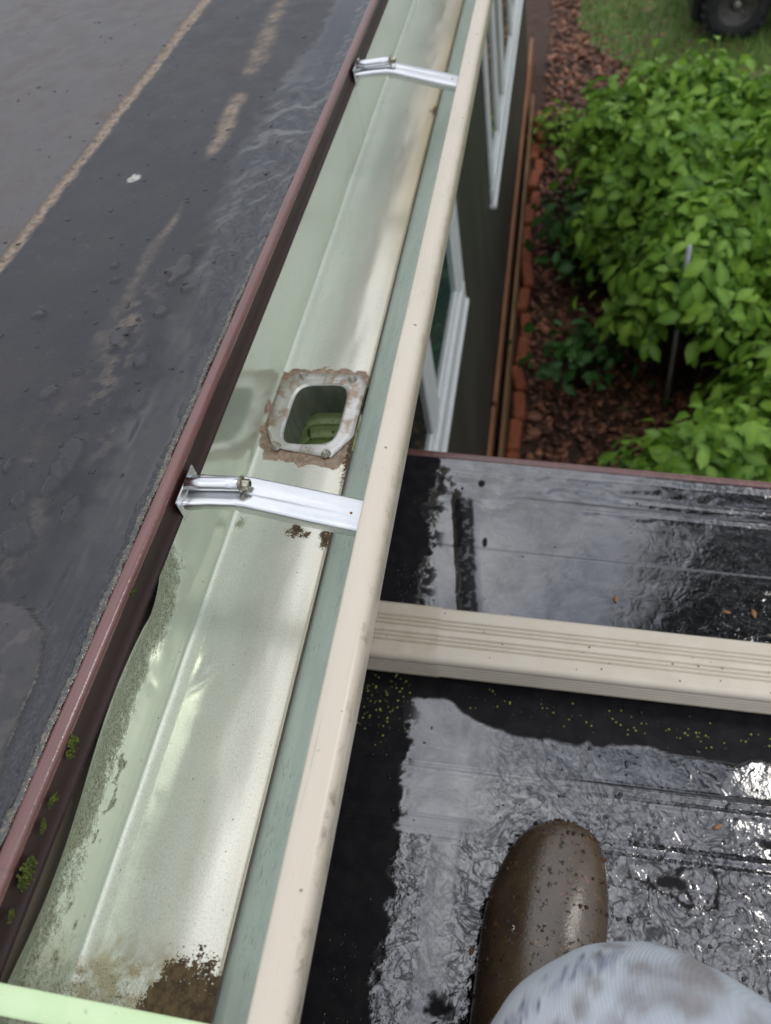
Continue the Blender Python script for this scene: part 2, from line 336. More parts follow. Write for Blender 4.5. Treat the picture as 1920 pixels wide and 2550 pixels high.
M_LEAF = leafmat('fresh_leaf', (.045, .145, .016), (.27, .445, .06)); M_LEAFD = leafmat('deep_leaf', (.02, .07, .012), (.06, .16, .03)); M_LEAFT = leafmat('tree_leaf', (.012, .035, .008), (.035, .08, .018))
M_STEM = m_simple('twig', (.06, .075, .03), (.09, .06, .035), 30, .7)
m = Mat('orange_brick'); n1 = m.noise(22, 5, .65); br = m.vor(95, stretch=(1, .5, 1)); c = m.mix(m.rng(n1, .3, .7), (.23, .058, .022), (.34, .095, .036)); c = m.mix(m.mul(m.rng(br, .05, .16, 1, 0), .8), c, (.06, .02, .012)); c = m.mix(m.rng(m.noise(26, 5, .7), .52, .66), c, (.055, .036, .022)); m.set('Base Color', c); m.set('Roughness', .75); m.set('Normal', m.bump(n1, .6, .01)); M_BRICK = m.m
M_BOARD = m_simple('weathered_timber', (.30, .135, .06), (.22, .095, .045), 25, .6, bump=.3, stretch=(1, .15, 1))
M_BOARD2 = m_simple('tan_timber', (.26, .15, .065), (.17, .09, .04), 25, .6, bump=.3, stretch=(1, .15, 1))
M_TYRE = m_simple('tyre_rubber', (.022, .022, .025), (.04, .038, .038), 30, .75, bump=.3)
M_RIM = m_simple('dusty_rim', (.06, .058, .052), (.10, .095, .085), 40, .5)
M_HUB = m_simple('steel_hub', (.35, .34, .31), (.25, .24, .22), 40, .4, metal=.6)
M_BODY = m_simple('black_bodywork', (.012, .012, .014), (.022, .022, .025), 12, .4)
M_STAKE = m_simple('grey_stake', (.42, .43, .46), (.5, .51, .54), 30, .5)
M_MOSS = m_simple('moss', (.04, .06, .008), (.10, .125, .018), 300, .9)
M_WEED = m_simple('green_speck', (.20, .28, .04), (.30, .36, .08), 300, .6)
M_BUD = m_simple('bud_scale', (.20, .085, .035), (.30, .16, .07), 300, .5)
M_POPL = m_simple('grey_plastic', (.22, .23, .25), (.3, .3, .32), 10, .6)
# clothes
m = Mat('muddy_boot'); n1 = m.noise(18, 5, .6); n2 = m.noise(170, 4, .65); n3 = m.noise(420, 3, .6); n4 = m.noise(60, 4, .6)
c = m.mix(m.rng(n1, .3, .7), (.054, .034, .018), (.088, .058, .032)); c = m.mix(m.mul(m.rng(n4, .5, .68), .6), c, (.045, .03, .02))
c = m.mix(m.rng(n2, .57, .64), c, (.018, .013, .009)); c = m.mix(m.mul(m.rng(n3, .64, .72), .8), c, (.23, .17, .10)); c = m.mix(m.mul(m.rng(m.noise(95, 3, .6), .64, .69), .85), c, (.20, .085, .035)); m.set('Base Color', c); m.set('Roughness', m.mixf(m.rng(n2, .6, .7), m.rng(n1, .3, .7, .2, .32), .7)); m.set('IOR', 1.75)
m.set('Normal', m.bump(m.mth('ADD', m.mul(m.rng(n2, .6, .72), 1.), m.mul(n3, .25)), .5, .0018)); M_BOOT = m.m
M_SOLE = m_simple('boot_sole', (.03, .024, .018), (.05, .04, .03), 60, .6)
m = Mat('washed_denim'); n1 = m.noise(13, 5, .6); n2 = m.noise(38, 4, .6); wv = m.n('ShaderNodeTexWave', {'Vector': m.co(), 'Scale': 260., 'Distortion': .8, 'Detail': 1.}, wave_type='BANDS', bands_direction='DIAGONAL', out='Fac')
stn = m.attr('stain'); sm = m.attr('seam'); c = m.mix(m.rng(n1, .3, .7), (.42, .455, .50), (.54, .565, .595)); c = m.mix(m.mul(wv, .16), c, (.27, .32, .41)); c = m.mix(m.mul(stn, m.rng(n2, .3, .6, .35, .8)), c, (.20, .175, .165)); c = m.mix(m.mul(m.rng(m.noise(55, 4), .62, .72), .35), c, (.28, .24, .22))
c = m.mix(sm, c, (.07, .085, .16)); m.set('Base Color', c); m.set('Roughness', .9); m.set('Normal', m.bump(m.mth('ADD', m.mul(wv, .35), n2), .35, .0016)); M_DENIM = m.m
M_THREAD = m_simple('navy_seam', (.07, .085, .15), (.15, .17, .25), 300, .9)
M_MUD = m_simple('mud', (.022, .015, .010), (.15, .07, .035), 160, .7, lo=.45, hi=.7)
M_FLUFF = m_simple('seed_fluff', (.7, .68, .62), (.6, .55, .48), 100, .9)

# ================================================================== GROUND
gx = np.concatenate([[-120, -40, -12, -5, -2], np.arange(-.9, 2.6, .03), [3, 5, 10, 30, 150]]); gy = np.concatenate([[-120, -40, -10, -2, .5], np.arange(1.6, 9.2, .04), [10, 13, 20, 50, 200]])
X, Y = np.meshgrid(gx, gy, indexing='ij'); Z = -2.80 + .035 * (fbm(X, Y, 6, 4, 3) - .5) * ((X > -.9) & (X < 2.6) & (Y > 1.5) & (Y < 9.3))
meta(mk('ground', np.stack([X, Y, Z], -1).reshape(-1, 3), gridfaces(len(gx), len(gy)), M_SOIL), kind='structure')
lb = MB(); edge = []
for i, (x, y) in enumerate([(1.22, 2.0), (1.30, 3.4), (1.24, 4.6), (1.16, 5.6), (.98, 6.1), (.62, 6.4), (.30, 6.75), (.14, 7.1), (.02, 7.6), (.10, 8.4), (-.05, 9.5), (.1, 12), (.1, 190)]): edge.append((x, y))
pts = []
for (a, b), (c_, d) in zip(edge[:-1], edge[1:]):
    for k in range(8):
        t = k / 8; q = .05 * (random.random() - .5); pts.append((a + (c_ - a) * t + q, b + (d - b) * t + q))
lv = []; lf = []
for i, (x, y) in enumerate(pts): lv += [(x, y, -2.775), (x + .5, y, -2.772), (x + 3, y, -2.77), (140, y, -2.77)]
for i in range(len(pts) - 1):
    for k in range(3): lf.append((i * 4 + k, i * 4 + k + 1, i * 4 + 5 + k, i * 4 + 4 + k))
meta(mk('lawn', lv, lf, M_LAWN), kind='structure')
def scatter_quads(name, n, xr, yr, z, size, aspect, mat, tilt, keep=None, upright=False):
    x = RS.uniform(*xr, n); y = RS.uniform(*yr, n)
    if keep is not None: k = keep(x, y); x = x[k]; y = y[k]
    n = len(x); a = RS.uniform(0, 2 * np.pi, n); l = RS.uniform(.5, 1.2, n) * size; wd = l * RS.uniform(*aspect, n); zz = z + RS.uniform(0, .02, n)
    u = np.stack([np.cos(a), np.sin(a), RS.normal(0, tilt, n)], -1); v = np.stack([-np.sin(a), np.cos(a), RS.normal(0, tilt, n)], -1)
    if upright: u = np.stack([RS.normal(0, .35, n), RS.normal(0, .35, n), np.ones(n)], -1)
    c0 = np.stack([x, y, zz], -1); l = l[:, None]; wd = wd[:, None]
    if upright: V = np.stack([c0 - v * wd, c0 + v * wd, c0 + u * l + v * wd * .25, c0 + u * l - v * wd * .25], 1)
    else:
        top = np.stack([c0 - u * l - v * wd, c0 + u * l - v * wd * .8, c0 + u * l * .9 + v * wd, c0 - u * l * .85 + v * wd * .9], 1)
        V = np.concatenate([top, top - np.array([0, 0, .008])], 1)
    if upright: F = np.arange(n * 4).reshape(n, 4); T = np.repeat(RS.uniform(0, 1, n), 4)
    else:
        b = (np.arange(n) * 8)[:, None]; F = np.concatenate([b + np.array([[0, 1, 2, 3]]), b + [[0, 4, 5, 1]], b + [[1, 5, 6, 2]], b + [[2, 6, 7, 3]], b + [[3, 7, 4, 0]]]); T = np.repeat(RS.uniform(0, 1, n) ** 1.6, 8)
    return mk(name, V.reshape(-1, 3), F, mat, smooth=False, attrs={'tint': T})
meta(scatter_quads('mulch_chips', 9000, (-.2, 1.3), (2.1, 9.0), -2.79, .026, (.25, .8), M_CHIP, .3), 'loose brown bark chips spread over the garden bed', 'mulch', kind='stuff')
meta(scatter_quads('grass', 9000, (0, 2.4), (5.6, 9.4), -2.778, .07, (.04, .08), M_BLADE, 0, keep=lambda x, y: (x > np.interp(y, [p[1] for p in edge], [p[0] for p in edge]) + RS.normal(0, .06, len(x))), upright=True), 'short green grass of the lawn beyond the shrubs', 'grass', kind='stuff')

# ================================================================== HOUSE
house = thing('house', (-.35, 3, -2.8), 'dark sided house with black flat roof, brown drip edge and white windows', 'house')
wall_y0, wall_y1 = -3.0, 6.43
mb = MB()
mb.box((-.60, (wall_y0 + wall_y1) / 2, -1.63), (.50, wall_y1 - wall_y0, 2.34)); mb.build('wall', M_WALL, house, smooth=False)
mb = MB(); mb.box((-.308, (wall_y0 + wall_y1) / 2, -.455), (.084, wall_y1 - wall_y0, .012)); mb.box((-.278, (wall_y0 + wall_y1) / 2, -.404), (.022, wall_y1 - wall_y0, .088)); mb.build('soffit', M_SOFFIT, house, smooth=False)

def window(y0, y1, z0, z1, mull, lights):
    f = MB(); fw, pr = .075, .022; xm = -.35 + pr / 2
    f.box((xm, (y0 + y1) / 2, z0 + fw / 2), (pr, y1 - y0, fw), .006); f.box((xm, (y0 + y1) / 2, z1 - fw / 2), (pr, y1 - y0, fw), .006)
    f.box((xm, y0 + fw / 2, (z0 + z1) / 2), (pr - .002, fw, z1 - z0 - 2 * fw), .006); f.box((xm, y1 - fw / 2, (z0 + z1) / 2), (pr - .002, fw, z1 - z0 - 2 * fw), .006)
    win = f.build('window', M_WHITE, house, smooth=False)
    s = MB()
    s.box((-.335, (y0 + y1) / 2, z0 - .011), (.030, y1 - y0 + .01, .022), .004); s.build('sill', M_WHITE, win, smooth=False)
    ys = [y0 + fw] + mull + [y1 - fw]
    for m_, in [(q,) for q in mull]:
        q = MB(); q.box((xm - .004, m_, (z0 + z1) / 2), (pr - .005, .055, z1 - z0 - 2 * fw), .005); q.build('mullion', M_WHITE, win, smooth=False)
    for i, (a, b) in enumerate(zip(ys[:-1], ys[1:])):
        a += .0275 if i else 0; b -= .0275 if i < len(mull) else 0
        q = MB(); zc, hz = (z0 + z1) / 2, z1 - z0 - 2 * fw
        for yy in (a + .018, b - .018): q.box((-.3435, yy, zc), (.013, .036, hz), .004)
        for zz in (z0 + fw + .018, z1 - fw - .018): q.box((-.344, (a + b) / 2, zz), (.012, b - a - .072, .036), .004)
        q.build('sash', M_WHITE, win, smooth=False)
        q = MB(); q.box((-.3482, (a + b) / 2, zc), (.004, b - a - .07, hz - .07)); q.build('pane', lights[i], win, smooth=False)
G2 = Mat('curtained_glass', (.045, .10, .08), .04, ior=1.6).m
window(.78, 2.10, -1.56, -.70, [1.44], [M_GLASS, G2])
window(3.17, 5.75, -1.86, -.80, [3.68, 4.05, 4.75], [M_GLASS, M_GLASS, G2, M_GLASS])

# ---- upper roof membrane
xs = spaced([(-6, -1.2, .3), (-1.2, -.96, .03), (-.96, -.56, .0028), (-.56, -.2555, .0017)]); ys = spaced([(-3, -.12, .12), (-.12, .60, .0019), (.6, 1.36, .0026), (1.36, 1.6, .02), (1.6, 6.43, .2)])
X, Y = np.meshgrid(xs, ys, indexing='ij')
nf = fbm(X, Y, 90, 4, 1); ng = fbm(X, Y, 260, 3, 5); nl = fbm(X, Y, 18, 3, 9)
lap = -.515 + .002 * (fbm(Y * 0, Y, 12, 2, 4) - .5)
pale = sst(.0015, -.0015, X - lap)
tw = np.interp(Y, [.4, .55, 1.2, 1.4], [.006, .008, .016, .018])
tan = sst(-.002, .001, X - lap) * sst(tw + .004, tw - .003, X - lap + .008 * (nf - .5)) * sst(.25, .45, nf + .18)
sxc = np.interp(Y, [0, .19, .28, .35, .455, .545, .635, .72, .81, .915, 1.1], [-.31, -.321, -.357, -.363, -.361, -.361, -.36, -.359, -.365, -.370, -.384])
sw = np.interp(Y, [.1, .3, .5, .63, .72, .86, .9, 1.0, 1.2], [.02, .022, .013, .007, .011, .014, .016, .02, .02])
si = np.interp(Y, [0, .1, .3, .45, .60, .64, .68, .70, .73, .84, .87, .885, .91, 1.0, 1.2], [.25, .35, .42, .5, .55, .35, .25, .1, .95, .95, .2, .2, .9, .75, .6])
st = np.exp(-((X - sxc + .012 * (nl - .5)) / sw) ** 2) * si; tan2 = sst(.25, 1.0, st * (.45 + 1.0 * fbm(X, Y, 60, 4, 21))) * .85
for (cx, cy, rx, ry, q) in [(-.335, .38, .01, .05, .7), (-.31, .33, .007, .03, .8), (-.335, .24, .012, .04, .6), (-.30, .16, .012, .03, .6), (-.325, .12, .02, .05, .45), (-.285, .10, .006, .05, .5), (-.345, .44, .014, .05, .4)]:
    tan2 = np.maximum(tan2, q * np.exp(-(((X - cx) / rx) ** 2 + ((Y - cy) / ry) ** 2)) * sst(.4, .62, fbm(X, Y, 120, 4, 33)) * 1.2)
tan = np.clip(np.maximum(tan, tan2 * (1 - .75 * sst(.5, .35, Y))), 0, 1)
grit = sst(.0075, .004, np.abs(X + .2605) + .006 * (nf - .5)) * (.25 + .6 * sst(.45, .6, ng)) * (.35 + .65 * sst(.75, .5, Y))
wl = np.interp(Y, [0, .2, .45, .55, .7, .85, 1.0, 1.2], [-.295, -.30, -.295, -.315, -.325, -.33, -.30, -.29])
wet = sst(-.012, .012, X - wl + .03 * (nl - .5) + .02 * (nf - .5))
zz = np.full_like(X, -.3465) + .012 * np.clip(-.27 - X, 0, 1) * .8
for (cx, cy, rx, ry) in [(random.uniform(-.42, -.31), random.uniform(.12, .56), random.uniform(.002, .006), random.uniform(.003, .010)) for k in range(12)] + [(-.332, .305, .010, .020), (-.335, .285, .006, .016), (-.435, .465, .006, .005), (-.346, .434, .008, .014), (-.323, .521, .010, .02), (-.306, .50, .008, .012), (-.353, .268, .005, .007), (-.339, .236, .012, .012), (-.42, .30, .004, .006), (-.39, .53, .003, .004), (-.45, .40, .003, .003), (-.315, .405, .006, .01), (-.30, .36, .006, .012), (-.31, .262, .007, .014)]:
    d = np.sqrt(((X - cx) / rx) ** 2 + ((Y - cy) / ry) ** 2) + 1.1 * (fbm(X, Y, 110, 3, int(cy * 1000)) - .5)
    b = sst(1.0, .86, d); wet = np.maximum(wet, .45 * b); zz += .0019 * np.sqrt(np.clip(b, 0, 1)); tan *= (1 - .8 * b)
spot = .8 * sst(.45, .7, sst(.013, .001, np.hypot(X + .431, (Y - .682) * .9)) * (.35 + 1.3 * fbm(X, Y, 330, 2, 8)))
zz += .0018 * pale
pud = sst(.45, .55, Y) * sst(.90, .80, Y) * sst(-.335, -.31, X)
zz += pud * (.0050 * (fbm(X * 1.3, Y, 34, 2, 12) - .5) + .0022 * (fbm(X, Y, 70, 2, 14) - .5))
near = sst(.62, .48, Y)
zz += near * (-.0045 * sst(-.30, -.262, X) + .0016 * (fbm(X * 1., Y * .25, 80, 3, 40) - .5) * sst(-.36, -.29, X))
zz += .0006 * (fbm(X, Y, 40, 3, 44) - .5) + grit * (.0011 * ng + .0003)
px = np.interp(Y, [-.2, .088, .105, .152, .173, .187, .19, .25], [-.272, -.275, -.278, -.281, -.287, -.306, -.34, -2]); pat = sst(.0030, -.0030, X - px) * (Y < .21); pat = pat * sst(.1895, .187, Y + .01 * (fbm(X, X * 0, 30, 2, 3) - .5) * 0)
zz += .0014 * pat; crackp = np.maximum(sst(.0024, .0008, np.abs(X - px) + .003 * (nf - .5)) * (Y < .184), sst(.0022, .0006, np.abs(Y - .187 - .25 * np.clip(-.306 - X, 0, .1) + .004 * (nf - .5))) * sst(-.41, -.37, X) * (X < px + .003)); zz -= .0013 * crackp; wet *= 1 - .8 * pat; pale = np.maximum(pale, .45 * pat * sst(.1, .35, nf)); grit = np.maximum(grit, sst(.0075, .001, np.abs(X - px - .003)) * (Y < .186) * sst(.36, .58, ng + .12 * nf) * .95)
tl = Y - (1.142 - .47 * (X + .605)); zz += .0012 * sst(.0012, -.0012, tl) * (X < lap); tan = np.maximum(tan, .35 * sst(.006, .001, np.abs(tl)) * (X < lap) * sst(.4, .6, nf))
roof = mk('roof_membrane', np.stack([X, Y, zz], -1).reshape(-1, 3), gridfaces(len(xs), len(ys)), M_UP, house, attrs=dict(tan=tan, wet=wet, pale=pale, grit=grit, spot=spot, crack=crackp))
def roofz(x, y): return float(zz[min(np.searchsorted(xs, x), len(xs) - 1), min(np.searchsorted(ys, y), len(ys) - 1)])
sv = []; yb_ = np.arange(-.1, .80, .0016)
for k in range(9):
    a = math.pi * k / 8
    rr = .0026 * (.55 + .75 * fbm(yb_ * 0 + k * .35, yb_, 230, 3, 55)) * (1 - .55 * sst(.35, .8, yb_)); 
    for y, r in zip(yb_, rr): sv.append((-.2605 + r * 1.3 * math.cos(a) + .0006 * math.sin(y * 90), y, -.3515 + .0006 + r * math.sin(a) * 1.1))
mk('sealant', sv, gridfaces(9, len(yb_)), M_GRIT, roof)
# drip edge: rounded nose, falling face, kick at the foot
prof = [(-.2562, -.352), (-.2560, -.3475), (-.2548, -.3453), (-.2530, -.3446), (-.2508, -.3444), (-.2484, -.3449), (-.2466, -.3462), (-.2460, -.3480), (-.2466, -.3500), (-.2474, -.3520), (-.2474, -.3610), (-.2468, -.3640), (-.2450, -.3660), (-.2438, -.3675), (-.2444, -.3685), (-.2476, -.3665)]
yy = spaced([(-3, -.1, .3), (-.1, 1.4, .01), (1.4, 6.45, .3)])
V = np.array([[(x + .0007 * (fbm(0 * y, y, 7, 3, 2) - .5), y, z + .0008 * (fbm(0 * y, y, 9, 3, 6) - .5)) for y in yy] for x, z in prof])
drip = mk('drip_edge', V[:10].reshape(-1, 3), gridfaces(10, len(yy)), M_TRIM, house)
mk('drip_face', V[9:].reshape(-1, 3), gridfaces(len(prof) - 9, len(yy)), M_TRIM_SHADED, drip)
V2 = [(a[0] + (.0010 if a[0] > -.249 else -.0004 if a[0] < -.2555 else 0), y, a[1] + .0012) for a in prof[0:9] for y in (-1.0, .048)]        # the next length of trim laps over this one
mk('lap_joint', V2, [(2 * i, 2 * i + 1, 2 * i + 3, 2 * i + 2) for i in range(8)], M_TRIM, drip)

def drops(name, pts, mat, parent, flat=.45):
    """low lens-shaped beads of water in one mesh: nobody could count them"""
    v = []; f = []
    for (x, y, z, r) in pts:
        n = 10; b = len(v); ax = random.uniform(.75, 1.3); an = random.uniform(0, math.pi)
        for (q, hh) in ((1.0, 0), (.93, .38), (.68, .75), (.3, .97)):
            for k in range(n):
                a = 2 * math.pi * k / n; rr = r * q * (1 + .12 * math.sin(2 * (a + an)) + .07 * math.sin(3 * a + an)); v.append((x + rr * math.cos(a) * ax, y + rr * math.sin(a) / ax, z + hh * r * flat))
        v.append((x, y, z + r * flat))
        for i in range(3):
            for k in range(n): f.append((b + i * n + k, b + i * n + (k + 1) % n, b + (i + 1) * n + (k + 1) % n, b + (i + 1) * n + k))
        for k in range(n): f.append((b + 3 * n + k, b + 3 * n + (k + 1) % n, b + 4 * n))
    return meta(mk(name, v, f, mat, parent), kind='stuff')
pp = []
for k in range(800):
    x = random.uniform(-.85, -.27); y = random.uniform(0, 1.15); r = .0004 + .0024 * random.random() ** 3.5
    if random.random() < .35: x = random.gauss(-.36, .05); y = random.uniform(.1, .8)
    if x < -.27: pp.append((x, y, roofz(x, y) - .0001, r))
drops('water_beads', pp, M_DROPD, roof, .4)

# ---- moss cushions on the drip edge face
for (px_, y, z, r, sy, lab) in [(-.2455, .0475, -.357, .0062, 1.25, 'largest green moss cushion on the brown drip edge, beside a smaller one'), (-.2462, .112, -.353, .0045, 1.5, 'long dark moss cushion tucked under the drip edge nose'), (-.2458, .083, -.3555, .0032, 1.1, 'small round moss tuft between the long cushion and the largest one'), (-.2458, .0705, -.356, .0028, 1.1, 'small moss tuft next above the largest moss cushion'), (-.2452, .033, -.3585, .0026, 1.0, 'tiny moss tuft nearest the camera on the drip edge'), (-.2466, .205, -.352, .0024, 1.3, 'tiny moss speck farthest up the drip edge face')]:
    t = MB(); loc = (px_, y, z)
    sc_ = [(random.gauss(0, .45), random.gauss(0, .4), random.uniform(.35, .6)) for _ in range(6)]
    for k in range(int(70 + r * 26000)):
        a, q = random.uniform(0, 2 * math.pi), math.sqrt(random.random()); cx = abs(random.gauss(0, .3)) * r * (1.1 - q * q); o_ = random.choice(sc_); cy = (o_[0] + math.cos(a) * q * o_[2]) * r * sy; cz = (o_[1] + math.sin(a) * q * o_[2]) * r * .8; s = min(r, .0045) * random.uniform(.09, .17)
        t.lathe([(0, -s), (s * .8, -s * .5), (s, .1 * s), (s * .6, s * .7), (0, s)], (px_ + cx, y + cy, z + cz), 6)
    o = t.build('moss_tuft', M_MOSS); meta(o, lab, 'moss', 'moss cushions on the drip edge')

# ================================================================== GUTTER
gut = thing('gutter', (-.2, 0, -.46), 'pale aluminium box gutter with cream lip running along the roof edge', 'gutter')
yy = spaced([(-.6, -.08, .05), (-.08, .75, .0028), (.75, 1.45, .005), (1.45, 6.45, .12)])
pb = [(-.2625, -.352 - .1 * k / 30) for k in range(31)] + [(-.2625 + .006 * (1 - math.cos(t)), -.452 - .0078 * math.sin(t)) for t in (.25, .5, .75, 1.0, 1.25, 1.5)] + [(x, -.46) for x in np.linspace(-.2555, -.177, 46)] + [(-.1755, -.4597), (-.1745, -.4588)]
pb = np.array(pb); nP = len(pb); nY = len(yy)
PX = np.repeat(pb[:, 0][:, None], nY, 1); PZ = np.repeat(pb[:, 1][:, None], nY, 1); Y = np.repeat(yy[None], nP, 0); U = np.repeat(np.arange(nP)[:, None] / (nP - 1.), nY, 1)
bk = (np.arange(nP) < 34)[:, None] * np.ones((1, nY)); hgt = np.clip((PZ + .455) / .103, 0, 1) * bk        # 0 at the crease, 1 at the top edge
lean = sst(.30, .20, Y) * (.9 + .1 * np.sin(Y * 31)) ; e = np.clip((hgt - .42) / .58, 0, 1)
PX = PX + lean * (.004 * hgt + .0185 * e ** 1.3) * bk; PZ = PZ - lean * .021 * e * bk
dent = np.exp(-((Y - .175) / .05) ** 2); flo = (1 - bk)
nA = fbm(PX + PZ, Y, 60, 4, 2); nB = fbm(PX + PZ, Y, 240, 3, 7); nC = fbm(PX * 1.5, Y * .3, 22, 3, 17)
PZ = PZ + flo * (.0009 * (nC - .5) + .0006 * (fbm(PX, Y, 16, 2, 50) - .5))
PX = PX + bk * (.0011 * (fbm(PZ * 1.4, Y, 14, 3, 51) - .5))
cre = np.exp(-((PX + .258) / .008) ** 2) * flo; alg_fix = 0; PZ += .0012 * np.exp(-(((Y - .215) / .012) ** 2 + ((PX + .247) / .006) ** 2)) - .0010 * np.exp(-(((Y - .197 - (PX + .245) * .9) / .006) ** 2 + ((PX + .240) / .012) ** 2))
LAT = PX / PZ
alg = bk * sst(.285, .245, Y) * sst(.600, .640, LAT + .020 * (nA - .5)) * sst(1.4, .55, hgt) * 1.2
alg = np.maximum(alg, bk * sst(.16, .07, Y) * sst(.05, .35, hgt) * (.30 + .32 * sst(.4, .7, fbm(PZ * 3, Y * .5, 40, 3, 91))))
for k in range(34):
    cy, cz = random.uniform(.015, .14), random.uniform(-.447, -.395); q = random.uniform(.0008, .0026); alg = np.maximum(alg, bk * 1.3 * sst(1.3, .6, np.sqrt(((Y - cy + .9 * (PZ - cz)) / (q * 1.9)) ** 2 + ((PZ - cz) / q) ** 2)))
alg = np.maximum(alg, bk * sst(.06, .0, Y) * .75)
alg = np.maximum(alg, bk * np.exp(-((Y - .40) / .05) ** 2) * sst(.55, .8, hgt) * .7)
alg = np.maximum(alg, 1.0 * np.exp(-(((PX + .2525) / .005) ** 2 + ((Y - .336) / .008) ** 2)))
alg = np.maximum(alg, flo * sst(.042, .012, Y) * sst(-.200, -.225, PX) * .62)
alg = np.clip(alg, 0, 1)
dirt = flo * sst(.052, .016, Y + .018 * (nA - .5) + np.clip(-.203 - PX, 0, 1) * 1.5)
for (cx, cy, rx, ry) in [(-.205, .331, .008, .007), (-.178, .325, .006, .012), (-.196, .327, .006, .004), (-.176, .41, .004, .03), (-.174, .46, .003, .05), (-.177, 1.02, .004, .015)]:
    dirt = np.maximum(dirt, flo * np.exp(-.8 * (((PX - cx) / rx) ** 2 + ((Y - cy) / ry) ** 2)) * .85)
lnY = Y - 1.028 + .15 * (PX + .22) ; dirt = np.maximum(dirt, flo * sst(.007, .001, np.abs(lnY)) * sst(-.253, -.225, PX) * sst(.3, .55, fbm(PX, PX * 0, 90, 3, 8)) * .62)
dirt = np.clip(dirt, 0, 1)
stain = flo * (.9 * sst(.05, .02, Y + .02 * (nA - .5)) * sst(-.19, -.215, PX) * sst(.3, .6, nB) + sst(-.222, -.183, PX + .012 * (nC - .5)) * sst(.50, .95, Y) * .85 + .25 * sst(-.19, -.176, PX)) + bk * sst(.004, .001, np.abs(Y - .965)) * .4 * (hgt < .9)
POLY = [(-.176, .431), (-.176, .495), (-.183, .508), (-.246, .512), (-.260, .498), (-.2605, .445), (-.246, .418), (-.191, .407)]
OCX, OCY = -.2165, .4595
def poly_r(th):
    r = np.full_like(th, 9.); dx, dy = np.cos(th), np.sin(th)
    for (a, b), (c_, d) in zip(POLY, POLY[1:] + POLY[:1]):
        ax, ay, ex, ey = a - OCX, b - OCY, c_ - a, d - b; den = dx * ey - dy * ex; den = np.where(abs(den) < 1e-9, 1e-9, den)
        t = (ax * ey - ay * ex) / den; s = (ax * dy - ay * dx) / den; r = np.where((t > 0) & (s >= -.001) & (s <= 1.001), np.minimum(r, t), r)
    return r
def rrect_r(th, hx, hy, p=4.6): return 1 / ((abs(np.cos(th)) / hx) ** p + (abs(np.sin(th)) / hy) ** p) ** (1 / p)
thg = np.arctan2(Y - OCY, PX - OCX); rg = np.hypot(Y - OCY, PX - OCX); pr_ = poly_r(thg)
clay = flo * sst(.019, .003, rg - pr_ + .016 * (nA - .5)) + bk * .6 * sst(.45, .6, nA) * np.exp(-((Y - .455) / .05) ** 2) * (hgt < .06)
clay = np.clip(clay, 0, 1) * (rg < .09)
F = gridfaces(nP, nY); Vt = np.stack([PX, Y, PZ], -1).reshape(-1, 3)
fc = Vt[F].mean(1); inh = (fc[:, 2] < -.4585) & (np.hypot(fc[:, 0] - OCX, fc[:, 1] - OCY) < rrect_r(np.arctan2(fc[:, 1] - OCY, fc[:, 0] - OCX), .0275, .0395))
trough = mk('trough', Vt, F[~inh], M_GUT, gut, attrs=dict(algae=alg, dirt=dirt, stain=stain, clay=clay, back=bk * 1.0, arc=((np.arange(nP) > 29) & (np.arange(nP) < 40))[:, None] * np.ones((1, nY)), warm_sheen=flo * sst(-.24, -.18, PX + .015 * (nC - .5))))
# inside of the outward sloping front
pf = [(-.1742, -.4622), (-.1725, -.4595), (-.163, -.4475), (-.151, -.4385), (-.138, -.424), (-.127, -.405), (-.1205, -.388), (-.1190, -.376), (-.1195, -.369)]
V = np.array([[(x, y, z + .0006 * (float(fbm(np.array(y), np.array(x), 9, 2, 3)) - .5)) for y in yy[::3]] for x, z in pf]).reshape(-1, 3); mk('front_lining', V, gridfaces(len(pf), len(yy[::3])), M_TEAL, gut)
# cream outer face and rolled lip
pl = [(-.1180, -.374), (-.1217, -.3728), (-.1222, -.3690), (-.1222, -.3632), (-.1215, -.3612), (-.1198, -.3603), (-.115, -.3600), (-.1098, -.3599), (-.1085, -.3602), (-.1066, -.3610), (-.1048, -.3625), (-.1038, -.3650), (-.1036, -.3690), (-.1050, -.3800), (-.1060, -.3860), (-.1110, -.4040), (-.1240, -.4215), (-.1380, -.4335), (-.1500, -.4450), (-.1605, -.4570), (-.1670, -.4650), (-.1750, -.4660), (-.2640, -.4660), (-.2655, -.4640), (-.2655, -.3600)]
ym = yy[::2]
V = np.array([[(x + .0006 * (float(fbm(np.array(0.), np.array(y), 6, 2, 31)) - .5), y, z + .0005 * (float(fbm(np.array(3.), np.array(y), 8, 2, 33)) - .5)) for y in ym] for x, z in pl]).reshape(-1, 3)
Fl = gridfaces(len(pl), len(ym)); fc = V[Fl].mean(1); keep = ~((fc[:, 2] < -.4655) & (np.hypot(fc[:, 0] - OCX, fc[:, 1] - OCY) < rrect_r(np.arctan2(fc[:, 1] - OCY, fc[:, 0] - OCX), .028, .040)))
mk('front_lip', V, Fl[keep], M_CREAM, gut)
